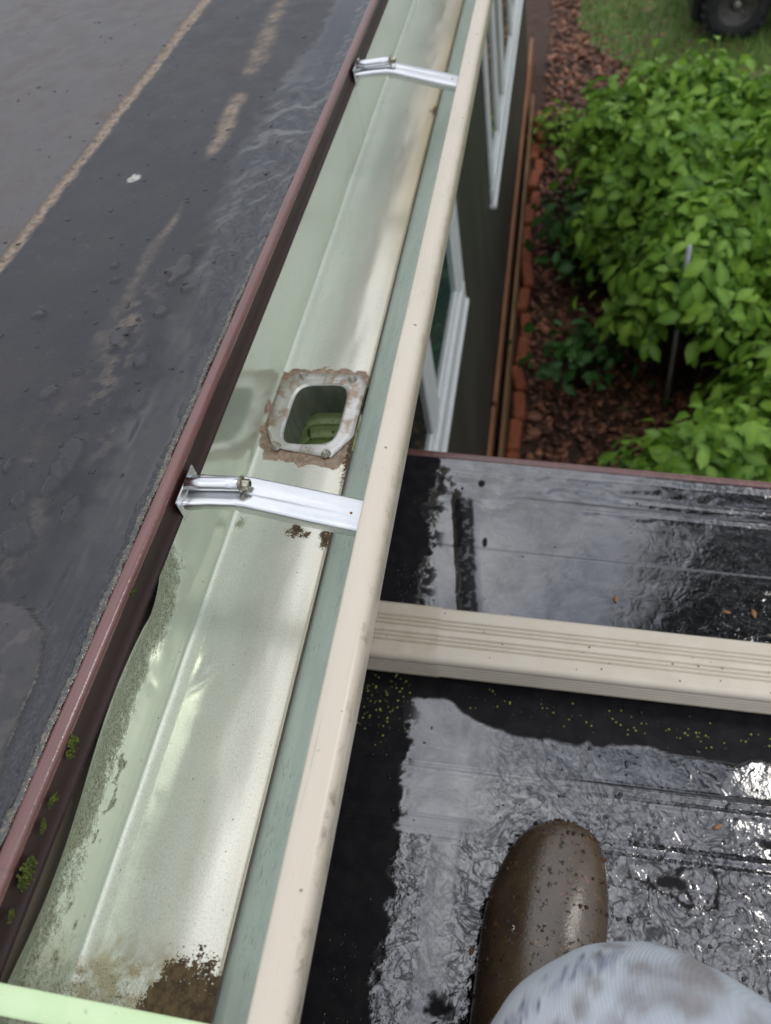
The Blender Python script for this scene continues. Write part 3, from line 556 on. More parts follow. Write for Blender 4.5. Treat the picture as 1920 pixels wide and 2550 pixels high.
# outlet: octagonal flange, rolled mouth, short tube
th = np.linspace(0, 2 * np.pi, 97)[:-1]; po = poly_r(th); hx, hy = .0262, .0378
rows = []
for (k, z, dh) in ((1, -.4590, 0), (1, -.4581, -.0002), (.55, -.4580, 0), (.20, -.4578, 0), (.07, -.4574, 0), (.01, -.4580, 0), (0, -.4595, -.0010), (0, -.464, -.0018), (0, -.478, -.0022), (0, -.4925, -.0034)):
    r = rrect_r(th, hx + dh, hy + dh) * (1 - k) + (po + (dh if k == 1 else 0)) * k; rows.append(np.stack([OCX + r * np.cos(th), OCY + r * np.sin(th), np.full_like(th, z) + (.0007 * (fbm(np.cos(th) * 2, np.sin(th) * 2, 3, 2, 5) - .5) if k else 0)], -1))
rows = [np.concatenate([q, q[:1]]) for q in rows]; V = np.concatenate(rows); VX, VY = V[:, 0], V[:, 1]
cl = np.clip(sst(.46, .56, fbm(VX, VY, 70, 3, 19)) * (V[:, 2] > -.459), 0, 1)
outl = mk('outlet', V[:7 * 97], gridfaces(7, 97), M_OUT, gut, attrs=dict(clay=cl[:7 * 97])); mk('tube', V[6 * 97:], gridfaces(len(rows) - 6, 97), M_TUBE, outl)
for (x, y) in [(-.239, .5085), (-.190, .502), (-.2425, .4185), (-.196, .4105)]:
    s = MB(); s.lathe([(0, -.0012), (.0046, -.0012), (.0043, .0004), (.0031, .0008), (.0029, .0026), (.0020, .0032), (.0011, .0016), (0, .0015)], (x, y, -.4577), 14); s.build('rivet', M_RIVET, outl)
# corrugated elbow below the outlet, green with algae inside
rows = []
for k in range(60):
    t = k / 59.; z = -.486 - .085 * t; cx = OCX - .035 * t ** 2; cy = OCY - .02 * t ** 1.8
    rip = .0042 * max(0, math.sin((t - .22) * 2 * math.pi * 5.5)) ** 2 * (t > .22); side = .5 + .5 * np.cos(th - 1.2)
    r = rrect_r(th, .0305, .0425) - rip * side - .006 * t * side; q = np.stack([cx + r * np.cos(th), cy + r * np.sin(th), np.full_like(th, z)], -1); rows.append(np.concatenate([q, q[:1]]))
for sc in (.6, .2): q = rows[59].copy(); q[:, :2] = q[:, :2].mean(0) + (q[:, :2] - q[:, :2].mean(0)) * sc; q[:, 2] -= .012 * (1 - sc); rows.append(q)
elb = mk('elbow', np.concatenate(rows), gridfaces(62, 97), M_GREEN, gut)

# ---- hangers
def hanger(y0, worn):
    h = None; w2 = .0125; path = [(-.2425, -.3585), (-.236, -.3580), (-.222, -.3580), (-.206, -.3582), (-.199, -.3596), (-.185, -.3640), (-.160, -.3720), (-.140, -.3782), (-.1195, -.3845)]
    cs = [(-1.0, -.0085), (-1.02, -.006), (-1.0, -.0022), (-.93, -.0004), (-.8, 0), (-.42, 0), (-.3, .0002), (-.2, -.0004), (0, -.0026), (.2, -.0004), (.3, .0002), (.42, 0), (.8, 0), (.93, -.0004), (1.0, -.0022), (1.02, -.006), (1.0, -.0085)]
    fine = []
    for (a, b) in zip(path[:-1], path[1:]): fine += [(a[0] + (b[0] - a[0]) * t, a[1] + (b[1] - a[1]) * t) for t in (0, .25, .5, .75)]
    fine.append(path[-1]); v = []
    for (x, z) in fine:
        bead = 1. if x > -.2 else 0.; bead *= max(0., min(1., (-.132 - x) / .065)); flare = 1 + .10 * max(0, min(1, (-.225 - x) / .015)) + .05 * max(0, min(1, (x + .2) / .04))
        for (q, dz) in cs:
            dd = dz if abs(q) > .5 else dz * bead; skirt = 1 if abs(q) < .95 else (1.0 if x > -.205 else .75)
            v.append((x, y0 + q * w2 * flare, z + dd * skirt - (.0012 if (abs(q) <= .45 and x < -.2) else 0)))
    h = mk('hanger', v, gridfaces(len(fine), len(cs)), M_ALU, gut)
    p = MB(); p.box((-.2438, y0, -.3625), (.0016, .0335, .019), .0006)                                           # upright tab against the trim
    p.build('tab', M_ALU, h, smooth=False)
    s = MB(); s.tube([(-.2425, y0 + .001, -.3545), (-.230, y0 + .001, -.3542), (-.214, y0 + .001, -.3540), (-.2035, y0 + .001, -.3540)], [.0047, .0050, .0050, .0050], 16, sq=.85); s.build('screw_sleeve', M_ALU, h)
    b = MB(); ry = Matrix.Rotation(math.radians(90), 3, 'Y'); b.lathe([(0, 0), (.0056, 0), (.0058, .0006), (.0050, .0012), (.0040, .0016), (0, .0016)], (-.2035, y0 + .001, -.3540), 20, ry)
    b.lathe([(0, .0014), (.0037, .0014), (.0037, .0054), (.0031, .0062), (.0020, .0064), (.0018, .0050), (0, .0050)], (-.2035, y0 + .001, -.3540), 6, ry); b.build('screw', M_ZINC, h, smooth=False)
    k = MB(); k.lathe([(0, 0), (.0011, 0), (.0008, .0004), (0, .0005)], (-.1345, y0 - .0005, -.3800), 10); k.build('rivet', M_BUD, h)
for y in (.2895, .9180, 1.56, 2.19, 2.83, 3.47, 4.1, 4.74, 5.37): hanger(y, 0)
# pale green enamelled strap at the near end
s = MB(); P = [(-.262, -.352), (-.2555, -.3535), (-.235, -.3570), (-.190, -.3675), (-.150, -.3765), (-.1195, -.3835)]
v = []
for (x, z) in P:
    for (q, dz) in ((-.0055, -.0040), (-.0055, -.0006), (-.0048, 0), (.0048, 0), (.0055, -.0006), (.0055, -.0040)): v.append((x, .0008 + q * 1.05, z + dz))
mk('strap', v, gridfaces(len(P), 6), M_PGREEN, gut, smooth=False)

# ================================================================== PORCH ROOF
porch = thing('porch_roof', (.3, 0, -2.8), 'lower black rubber porch roof under a film of rain', 'roof')
SL = .165
xs = spaced([(-.349, -.24, .01), (-.24, .30, .0017), (.30, .6, .01), (.6, 3.2, .1)]); ys = spaced([(-2.2, -.10, .06), (-.10, .690, .0017)])
X, Y0 = np.meshgrid(xs, ys, indexing='ij'); Y = Y0 + .032 * X                                # sheet runs slightly askew to the house
yp = Y0
nA = fbm(X, Y, 70, 4, 61); nB = fbm(X, Y, 220, 3, 62); nC = fbm(X, Y, 24, 3, 63); nD = fbm(X, Y, 45, 3, 64)
xe = np.interp(Y, [-.2, .03, .066, .111, .151, .194, .238, .287, .329, .457, .503, .554, .596, .628, .653, .7], [-.156, -.155, -.156, -.151, -.150, -.150, -.154, -.154, -.157, -.164, -.167, -.159, -.176, -.171, -.165, -.165])
wet = sst(-.0016, .0016, X - xe + .026 * (nA - .5) + .005 * (nB - .5))
wet *= 1 - sst(.62, .66, nA) * sst(-.14, -.158, X) * .9                                      # islands along the shore
yb = np.interp(X, [-.2, -.16, -.12, -.09, -.074, -.049, .047, .118, .218, .3], [.336, .336, .3385, .325, .3155, .3084, .3106, .3122, .3103, .31])
strip = sst(-.0018, .0018, yp - yb + .014 * (nC - .5) + .008 * (nA - .5)) * sst(.40, .39, yp); wet *= 1 - strip
for (cx, cy, rx, ry) in [(-.134, .603, .0042, .018), (-.128, .58, .0042, .022), (-.1255, .560, .0040, .016), (-.106, .650, .004, .006), (-.094, .555, .0035, .008), (-.155, .54, .002, .003), (-.13, .638, .002, .003)]:
    wet *= 1 - blob(X, Y, cx, cy, rx, ry, .5 * (nA - .5))
def worley_edge(x, y, f, seed):
    x = x * f; y = y * f; ix = np.floor(x); iy = np.floor(y); d1 = np.full_like(x, 9.); d2 = np.full_like(x, 9.)
    for i in (-1, 0, 1):
        for j in (-1, 0, 1):
            cx = ix + i + _hash(ix + i, iy + j, seed); cy = iy + j + _hash(ix + i, iy + j, seed + 5); d = np.hypot(cx - x, cy - y)
            d2 = np.where(d < d1, d1, np.minimum(d2, d)); d1 = np.minimum(d1, d)
    return d2 - d1
we = worley_edge(X + .02 * (nC - .5) + .006 * (nA - .5), Y + .02 * (fbm(X, Y, 24, 3, 99) - .5) + .006 * (nB - .5), 34, 3)
crk = sst(.10, .03, we) * sst(.47, .55, fbm(X, Y, 22, 2, 77)); reg = np.exp(-(((X - .125) / .06) ** 2 + ((Y - .192) / .03) ** 2)); wet *= 1 - np.clip(crk * sst(.25, .5, reg), 0, 1)
wet *= 1 - blob(X, Y, .110, .190, .013, .008, 1.5 * (nA - .5)) - 0; wet = np.clip(wet, 0, 1)
for (cx, cy, rx, ry) in [(-.093, .055, .018, .009), (-.07, .044, .010, .008), (.205, .238, .012, .006)]:
    wet *= 1 - blob(X, Y, cx, cy, rx, ry, 1.8 * (nA - .5))
rv = X + np.where(Y > .4, .1145 + .13 * (Y - .53), .104 + .0 * Y)                       # batten running away from the house edge
wl1 = sst(.0022, .0008, np.abs(np.abs(rv) - .0165 + .006 * (nC - .5))) * sst(.20, .19, Y) * sst(.35, .5, fbm(X, Y, 30, 2, 85)); wet *= 1 - .0 * wl1
lump = np.clip(sst(.06, .22, X) * .9 * (yp > .39) + (yp < .39) * (.45 + .55 * sst(.32, .20, yp)) * sst(-.16, -.02, X + (yp < .2) * .12), 0, 1); lump = np.maximum(lump, (yp < .2) * .75)
smooth_pool = sst(-.05, -.09, X) * sst(.2, .22, yp) * (yp < .33); lump *= 1 - .8 * smooth_pool
zz = -.80 - SL * X
zz += .0014 * (.5 + .5 * np.cos(np.clip(np.abs(rv) / .018, 0, 1) * np.pi)) * sst(.65, .61, Y) * np.where(yp < .36, .22, 1.)
wet *= 1 - .93 * sst(.0125, .009, np.abs(rv) + .007 * (nA - .5)) * sst(.385, .39, yp) * sst(.632, .62, yp) * (.55 + .45 * sst(.35, .5, nB))
lump *= 1 - .6 * sst(.016, .012, np.abs(rv)) * (yp < .33)
zz += .0013 * sst(.0014, -.0014, yp - .5483)
zz += .0022 * sst(.0065, .002, np.abs(yp - .630)) * sst(-.14, .02, X) + .0016 * sst(.005, .0015, np.abs(yp - .649)) * sst(.06, .10, X)
zz += .0020 * sst(.006, .001, np.abs(yp - .269)) * sst(-.03, .05, X) + .0012 * sst(.005, .001, np.abs(yp - .258)) * sst(.02, .08, X) + .0005 * sst(.004, .001, np.abs(yp - .269)) + .0012 * sst(.010, .005, np.abs(yp - .209)) - .0010 * sst(.004, .0012, np.abs(yp - .208))
zz += wet * (.0013 * (fbm(X, Y, 16, 2, 163) - .5) * (.5 + lump) + .0008 * (fbm(X, Y, 40, 2, 164) - .5) * (.12 + lump))
zz += .0008 * np.sin(yp * 2 * np.pi / .022 + 9 * nC) * sst(.59, .64, yp) * sst(.70, .66, yp) * sst(-.18, -.14, X) * .45
zz += .004 * sst(.676, .688, yp)
low = mk('membrane', np.stack([X, Y, zz], -1).reshape(-1, 3), gridfaces(len(xs), len(ys)), M_LOW, porch, attrs=dict(wet=wet, lump=lump))
def lowz(x, y): return float(zz[min(np.searchsorted(xs, x), len(xs) - 1), min(np.searchsorted(ys, y), len(ys) - 1)])
# brown metal edge trim and fascia below it
v = []; pr2 = [(.6885, -.001), (.6888, .0040), (.6905, .0058), (.694, .0062), (.6985, .0056), (.7000, .0040), (.7003, -.004), (.7003, -.060), (.6960, -.062)]
tx = np.linspace(-.349, 3.2, 40)
for (q, dz) in pr2:
    for x in tx: v.append((x, q + .032 * x, -.80 - SL * x + dz))
mk('edge_trim', v, gridfaces(len(pr2), 40), M_TRIM, porch)
bx = MB()
for (y, t) in ((.672, .03),):
    q = [(x, y + .032 * x + d, -.80 - SL * x + z) for x in (-.349, 3.2) for d in (0, t * .8) for z in (-.16, -.012)]; bx.add(q, [(0, 1, 3, 2), (4, 6, 7, 5), (0, 4, 5, 1), (2, 3, 7, 6), (0, 2, 6, 4), (1, 5, 7, 3)])
bx.build('fascia', M_SOFFIT, porch, smooth=False)
for x in (.9, 3.0):
    bx = MB(); bx.box((x, .55 + .032 * x, -1.92 - SL * x / 2), (.10, .10, 1.76 - SL * x), .006); bx.build('post', M_SOFFIT, porch, smooth=False)
pp = []
for k in range(2600):                                                # beads: sparse on the dry strip, thick on the film towards the person
    x = random.uniform(-.22, .30); y = random.uniform(.0, .68); r = .0004 + .0011 * random.random() ** 2; a = random.random()
    if x < -.17: ok = a < .22
    elif y > .39: ok = a < (.10 if x < .08 else .65)
    elif y > .325: ok = a < .12
    else: ok = a < (.2 if x < -.06 else .8); r *= 1 + 1.7 * (random.random() ** 3) * (x > -.02)
    if ok: pp.append((x, y, lowz(x, y - .032 * x) - .0001, r))
for k in range(150): x = random.gauss(-.18, .012); y = random.choice([random.uniform(0, .1), random.uniform(.2, .34), random.uniform(.45, .5)]); pp.append((x, y, lowz(x, y) - .0001, .0004 + .0012 * random.random()))
drops('water_beads', pp, M_DROPD, low, .55)
v = MB()
for k in range(190):
    c_ = random.random(); x, y = (random.gauss(-.185, .016), random.gauss(.330, .022)) if c_ < .62 else (random.uniform(-.1, .25), random.gauss(.342, .008)); r = .0004 + .0010 * random.random() ** 1.5
    if x < -.225 or y > .375: continue
    v.lathe([(0, .0004), (r, .0002), (r * .8, r * .5), (0, r * .6)], (x, y, lowz(x, y)), 7)
v.build('green_specks', M_WEED); meta(bpy.data.objects['green_specks'], 'tiny lime green moss specks beside the cream downspout', 'moss', kind='stuff')
for (x, y, r, lab) in [(.065, .496, .0034, 'brown bud scale on the porch roof nearest the middle of the upper strip'), (.192, .498, .0030, 'pale brown bud scale left of another on the upper strip of porch roof'), (.223, .501, .0040, 'orange brown bud scale farthest right beyond the downspout'), (.157, .248, .0034, 'orange bud scale lying among raindrops to the right of the boot'), (-.060, .055, .0036, 'orange bud scale in the dry patch left of the boot heel'), (-.070, .104, .0028, 'dark brown bud on the raised batten left of the boot')]:
    t = MB(); t.lathe([(0, -1.6), (.55, -1.1), (.8, -.2), (.6, .8), (0, 1.7)], (0, 0, 0), 8, Matrix.Rotation(math.radians(84), 3, 'X')); a = random.uniform(0, 3)
    t.v = [(x + r * (p[0] * math.cos(a) - p[1] * math.sin(a)), y + r * (p[0] * math.sin(a) + p[1] * math.cos(a)), lowz(x, y - .032 * x) + r * .45 + r * p[2] * .6) for p in t.v]
    meta(t.build('bud_scale', M_BUD), lab, 'bud', 'bud scales fallen on the porch roof')

# ================================================================== DOWNSPOUT lying across the porch roof
ds = thing('downspout', (0, .40, -.80), 'ribbed cream downspout lying across the wet porch roof', 'downspout')
def ds_profile(grow, ribs):
    w0, w1, b, t = .3655 - grow, .4340 + grow, .0015, .0440 + grow; r = .0065; P = []
    def arc(cy, cz, a0, a1):
        for k in range(5): a = math.radians(a0 + (a1 - a0) * k / 4); P.append((cy + r * math.cos(a), cz + r * math.sin(a)))
    arc(w1 - r, b + r, -90, 0); 
    if ribs: 
        for k in range(1, 24): z = b + r + (t - b - 2 * r) * k / 24; P.append((w1 - .0012 * (math.sin(math.pi * 3.5 * k / 24) ** 2), z))
    arc(w1 - r, t - r, 0, 90)
    if ribs:
        n = 110
        for k in range(1, n): u = k / n; y = w1 - r - (w1 - w0 - 2 * r) * u; g = max(0., math.exp(-((u - min((.22, .31, .40, .57, .66, .75), key=lambda q_: abs(q_ - u))) / .019) ** 2)); P.append((y, t - .0030 * g))
    arc(w0 + r, t - r, 90, 180)
    if ribs:
        for k in range(1, 70): u = k / 70; P.append((w0 + .0046 * math.exp(-((u - min((.16, .38, .60, .82), key=lambda q_: abs(q_ - u))) / .055) ** 2), t - r - (t - b - 2 * r) * u))
    arc(w0 + r, b + r, 180, 270); P.append(P[0]); return P
def ds_mesh(name, x0, x1, grow, ribs, mat, parent, step=.02):
    P = ds_profile(grow, ribs); xx = np.arange(x0, x1 + .0001, step); v = []
    for (y, z) in P:
        for x in xx: v.append((x, y + .034 * x, -.80 - SL * x + z + .0012))
    return mk(name, v, gridfaces(len(P), len(xx)), mat, parent)
pipe = ds_mesh('pipe', -.20, 1.4, 0, True, M_SPOUT, ds)
ds_mesh('sleeve', -.335, -.128, .0009, True, M_SLEEVE, ds, .009)
rows = []
for k in range(16):                                                    # bend up to the gutter outlet
    t = k / 15; a = t * math.pi / 2; cx = -.27 - .0 - .055 * math.sin(a) + .02; z = -.776 + .075 * (1 - math.cos(a)) + max(0, t - .99) * 0; hy_ = .036; hz = .022
    q = [(cx + hz * math.cos(p) * math.sin(a) * -1 * 1.0, .405 + .003 + hy_ * math.sin(p) * .98, z + hz * math.cos(p) * math.cos(a) + .02) for p in np.linspace(0, 2 * math.pi, 25)]; rows += q
mk('bend', rows, gridfaces(16, 25), M_SLEEVE, ds)
v = MB()
for k in range(26):
    x = random.uniform(-.2, .28); u = random.random(); y = .372 + .055 * u + .034 * x; r = .0005 + .0008 * random.random()
    v.lathe([(0, -.0006), (r, -.0002), (r * .8, r * .5), (0, r * .6)], (x, y, -.80 - SL * x + .0452), 7)
v.build('grit_specks', M_BUD, ds)['kind'] = 'stuff'

# ================================================================== PERSON: one bent leg
per = thing('person', (0, 0, -.80), 'person crouching on the wet porch roof in pale stained jeans and muddy brown boot', 'person')
def catmull(P, n):
    P = np.array(P, float); Q = np.vstack([2 * P[0] - P[1], P, 2 * P[-1] - P[-2]]); o = []
    for i in range(len(P) - 1):
        p0, p1, p2, p3 = Q[i:i + 4]
        for k in range(n): t = k / n; o.append(.5 * (2 * p1 + (p2 - p0) * t + (2 * p0 - 5 * p1 + 4 * p2 - p3) * t * t + (3 * p1 - p0 - 3 * p2 + p3) * t ** 3))
    o.append(P[-1]); return np.array(o)
# boot: sections from toe to heel, then up the shaft
def boot_sections():
    st = [(.2225, .008, .004, .016, .030), (.2205, .008, .016, .012, .0375), (.216, .0075, .0265, .011, .044), (.206, .006, .036, .010, .0515), (.190, .003, .0425, .010, .0585), (.168, -.001, .0480, .010, .064), (.143, -.0045, .0515, .010, .069), (.118, -.0075, .0515, .010, .074), (.092, -.011, .0495, .010, .081), (.066, -.0145, .0465, .010, .092), (.042, -.017, .0445, .010, .110), (.018, -.018, .0440, .010, .150)]
    return st
bv = []; n = 48
for (y, x, hw, z0, z1) in boot_sections():
    for k in range(n):
        a = 2 * math.pi * k / n; c_, s_ = math.cos(a), math.sin(a); e = .80
        px_ = abs(c_) ** e * math.copysign(1, c_) * hw; pz = abs(s_) ** (.95 if s_ > 0 else .6) * math.copysign(1, s_)
        zc = z0 + (z1 - z0) * .38; zq = zc + (pz * (z1 - zc) if s_ > 0 else pz * (zc - z0)); bv.append((x + px_ * 1.05 * (1 - .10 * max(0, s_)), y, -.80 - SL * x + zq))
ns = len(boot_sections()); bf = [tuple(p) for p in [(i * n + k, i * n + (k + 1) % n, (i + 1) * n + (k + 1) % n, (i + 1) * n + k) for i in range(ns - 1) for k in range(n)]] + [tuple(range(n))[::-1]]
base = len(bv) - n                                                     # heel and shaft: rings turning upright
prev = base
for j, (cy, z, hw, hl) in enumerate([(-.02, .165, .046, .060), (-.030, .20, .047, .056), (-.034, .25, .050, .055)]):
    for k in range(n):
        a = 2 * math.pi * k / n; x = -.012 + .012 * j + hw * math.cos(a); y = cy + hl * math.sin(a) * -1; bv.append((x, y, -.80 + z))
heel = []
for (cy, z, hw, hl) in [(-.025, .010, .036, .062), (-.025, .04, .040, .064), (-.024, .10, .043, .060), (-.03, .17, .046, .056), (-.034, .25, .050, .055)]:
    for k in range(n): a = 2 * math.pi * k / n; heel.append((-.019 + hw * math.cos(a), cy + hl * math.sin(a), -.80 + z))
bv = bv[:len(bv) - 3 * n]
B = MB(); B.add(bv, bf); B.add(heel, [(i * n + k, i * n + (k + 1) % n, (i + 1) * n + (k + 1) % n, (i + 1) * n + k) for i in range(4) for k in range(n)])
B.v = [(p[0], p[1], p[2] - (.0035 * math.exp(-((p[1] - .112 - .25 * (p[0] + .005)) / .006) ** 2) + .003 * math.exp(-((p[1] - .088 + .2 * (p[0] + .005)) / .007) ** 2)) * (1 if p[2] > -.765 else 0) + .0022 * (float(vnoise(p[0] * 45, p[1] * 45, 8)) - .5)) for p in B.v]
boot = B.build('boot', M_BOOT, per); sb = boot.modifiers.new('sub', 'SUBSURF'); sb.levels = 1; sb.render_levels = 1
ol = [(s[1] - s[2] * 1.05, s[0] + (.0025 if i < 3 else 0)) for i, s in enumerate(boot_sections())][::-1] + [(s[1] + s[2] * 1.05, s[0] + (.0025 if i < 3 else 0)) for i, s in enumerate(boot_sections())]
ol += [(.024, -.03), (.012, -.078), (-.019, -.092), (-.050, -.078), (-.060, -.03)]; m_ = len(ol)
Sx = MB(); Sx.add([(x, y, -.80 - SL * x + z) for z in (.001, .0135, .016) for x, y in [(p[0] * (1 if z < .015 else .985), p[1]) for p in ol]], [(i * m_ + k, i * m_ + (k + 1) % m_, (i + 1) * m_ + (k + 1) % m_, (i + 1) * m_ + k) for i in range(2) for k in range(m_)] + [tuple(range(m_))[::-1], tuple(2 * m_ + k for k in range(m_))])
Sx.build('sole', M_SOLE, boot, smooth=False)
for (x, y, z, lab) in [(-.030, .118, -.7285, 'white feathery seed stuck to the left side of the brown boot, nearest its toe'), (-.012, .100, -.7265, 'white feathery seed on top of the brown boot'), (-.034, .070, -.7190, 'white feathery seed on the brown boot nearest the jeans')]:
    t = MB()
    for k in range(12):
        a = random.uniform(0, 2 * math.pi); q = random.uniform(.002, .0042); t.tube([(x, y, z), (x + .6 * q * math.cos(a), y + .6 * q * math.sin(a), z + .0006), (x + q * math.cos(a), y + q * math.sin(a), z + .001)], [.00022, .00016, .0001], 4)
    t.tube([(x, y, z), (x + .002, y - .003, z)], [.0006, .0003], 5); meta(t.build('feathery_seed', M_FLUFF), lab, 'seed', 'seeds stuck to the boot')
for (p_, lab) in [([(-.040, .110, -.7325), (-.042, .096, -.7295), (-.046, .083, -.7290)], 'longer straw coloured grass bit on the left side of the boot'), ([(-.036, .078, -.7220), (-.038, .070, -.7215), (-.040, .061, -.7205)], 'shorter straw coloured grass bit on the boot near the jeans')]:
    t = MB(); t.tube(p_, [.0006, .0007, .0005], 5); meta(t.build('straw', M_BOARD2), lab, 'straw')
me_ = boot.data; cand = [v_.co for v_ in me_.vertices if v_.co.z - CZ > -.77 and v_.co.y > .03]
t = MB()
for k in range(260):
    p_ = random.choice(cand); q_ = random.choice(cand)
    if (p_ - q_).length > .016: q_ = p_
    f_ = random.random(); c_ = p_.lerp(q_, f_); r = .0005 + .0013 * random.random() ** 3
    t.lathe([(0, -.5), (.8, -.2), (1, .1), (.6, .55), (0, .75)], (0, 0, 0), 6); n_ = 5 * 6
    t.v[-n_:] = [(c_.x + a_[0] * r * random.uniform(.8, 1.5), c_.y + a_[1] * r * random.uniform(.8, 1.5), c_.z - CZ + a_[2] * r * .8) for a_ in t.v[-n_:]]
meta(t.build('mud_specks', M_MUD, boot), kind='stuff')
# jeans leg: shin, knee, thigh
leg = catmull([(-.012, -.05, -.66), (.004, -.035, -.58), (.018, -.026, -.51), (.037, -.005, -.455), (.057, -.016, -.42), (.082, -.075, -.395), (.105, -.17, -.375), (.13, -.32, -.355), (.16, -.50, -.33)], 24)
rad = np.interp(np.linspace(0, 8, len(leg)), range(9), [.060, .062, .067, .0745, .0765, .079, .084, .090, .098]); n = 192; v = []; stn = []; sm = []
for i, p in enumerate(leg):
    t = leg[min(i + 1, len(leg) - 1)] - leg[max(i - 1, 0)]; t /= np.linalg.norm(t); u = np.array([1., 0, 0]); u -= t * (u @ t); u /= np.linalg.norm(u); q = np.cross(t, u)
    for k in range(n):
        a = 2 * math.pi * k / n; d = u * math.cos(a) + q * math.sin(a); s = i * .005; kk = a
        fold = .0060 * (float(vnoise(math.cos(a) * 2.2 + s * 9, math.sin(a) * 2.2 + s * 6, 3)) - .5) + .0026 * math.sin(a * 2.3 + s * 34 + 1.5 * float(vnoise(math.cos(a) * 3, s * 14, 9))) * math.exp(-((i - 88) / 28) ** 2)
        v.append(p + d * (rad[i] + fold)); 
v = np.array(v); vx, vy, vz = v[:, 0], v[:, 1], v[:, 2]
stn = np.zeros(len(v))
for (cx, cy, rx, ry) in [(.052, .046, .013, .011), (.060, .055, .010, .014), (.032, .040, .006, .006), (.036, .053, .007, .004), (.018, .046, .005, .004), (.012, .035, .004, .006), (.025, .030, .006, .005), (.028, .064, .008, .003), (.05, .068, .008, .003), (.045, .022, .014, .008), (.078, .03, .012, .012), (.005, .026, .005, .005), (.02, .058, .004, .003)]:
    stn = np.maximum(stn, sst(1.3, .45, np.sqrt(((vx - cx) / rx) ** 2 + ((vy - cy) / ry) ** 2) + .9 * (fbm(vx, vy, 130, 3, 5) - .5)))
AA = np.tile(np.arange(n) * 2 * math.pi / n, len(leg)); II = np.repeat(np.arange(len(leg)), n).astype(float)
def seg_d(px_, py_, P):
    d = np.full_like(px_, 9.)
    for (x0, y0), (x1, y1) in zip(P[:-1], P[1:]):
        t = np.clip(((px_ - x0) * (x1 - x0) + (py_ - y0) * (y1 - y0)) / ((x1 - x0) ** 2 + (y1 - y0) ** 2), 0, 1); d = np.minimum(d, np.hypot(px_ - x0 - t * (x1 - x0), py_ - y0 - t * (y1 - y0)))
    return d
sd = seg_d(vx + .0012 * np.sin(vy * 700), vy + .0012 * np.sin(vx * 800), [(-.030, -.02), (-.0235, .010), (-.015, .028), (-.003, .042), (.012, .052), (.030, .0575)]); st_a = np.clip(.5 + .5 * np.sin((vx + vy) * 900), 0, 1)
seam = ((sst(.0012, .0004, np.abs(sd - .0026)) * (.35 + .65 * st_a) + .45 * sst(.0018, .0004, sd)) * (vz > -.50) * sst(.2, .5, fbm(vx, vy, 140, 3, 71)))
v[:, 2] += .0010 * sst(.004, .002, sd) * (vz > -.5)
mk('trousers', v, gridfaces_wrap(len(leg), n) if False else np.stack([np.array([(i * n + k, i * n + (k + 1) % n, (i + 1) * n + (k + 1) % n, (i + 1) * n + k) for k in range(n)]) for i in range(len(leg) - 1)]).reshape(-1, 4), M_DENIM, per, attrs=dict(stain=stn, seam=seam))
trs = bpy.data.objects['trousers']

# ================================================================== EDGING: boards and bricks along the wall foot
t = MB(); t.box((-.333, 4.78, -2.70), (.022, 4.2, .20), .004); meta(t.build('timber_strip', M_BOARD, smooth=False), 'long orange brown timber strip standing against the foot of the dark wall', 'board', 'timber edging strips')
t = MB(); t.box((-.335, 2.24, -2.70), (.022, .82, .20), .004); meta(t.build('timber_strip', M_BOARD, smooth=False), 'short orange brown timber strip at the wall foot nearest the porch', 'board', 'timber edging strips')
t = MB(); t.box((-.286, 3.9, -2.715), (.018, 4.1, .17), .004); meta(t.build('timber_strip', M_BOARD2, smooth=False), 'tan timber strip standing between the wall board and the bricks', 'board', 'timber edging strips')
ordn = ['nearest', 'second', 'third', 'fourth', 'fifth', 'sixth', 'seventh', 'eighth', 'ninth', 'tenth', 'eleventh', 'twelfth', 'thirteenth', 'fourteenth', 'fifteenth', 'sixteenth', 'seventeenth']
b0 = MB(); b0.box((0, 0, .035), (.062, .203, .07), .010)
brick = None; y = 2.40
for i in range(17):
    if brick is None: brick = b0.build('edging_brick', M_BRICK, None, smooth=False, local=True); o = brick
    else: o = brick.copy(); C.objects.link(o)
    o.location = (-.238 + random.gauss(0, .011), y, CZ - 2.80 + .002 + random.uniform(-.035, .008)); o.rotation_euler = (random.gauss(0, .05), random.gauss(0, .07), random.gauss(0, .09)); y += .212
    meta(o, ('orange edging brick nearest the porch roof' if i == 0 else 'orange edging brick farthest from the porch, end of its row' if i == 16 else 'orange edging brick, %s of its row counting from the porch' % ordn[i]), 'brick', 'edging bricks along the wall foot')
st_ = MB(); st_.tube([(.4825, 2.834, -2.82), (.478, 2.834, -2.3), (.472, 2.836, -1.90)], [.011, .0105, .010], 14); meta(st_.build('stake', M_STAKE), 'slim grey stake standing upright among the shrubs', 'stake')

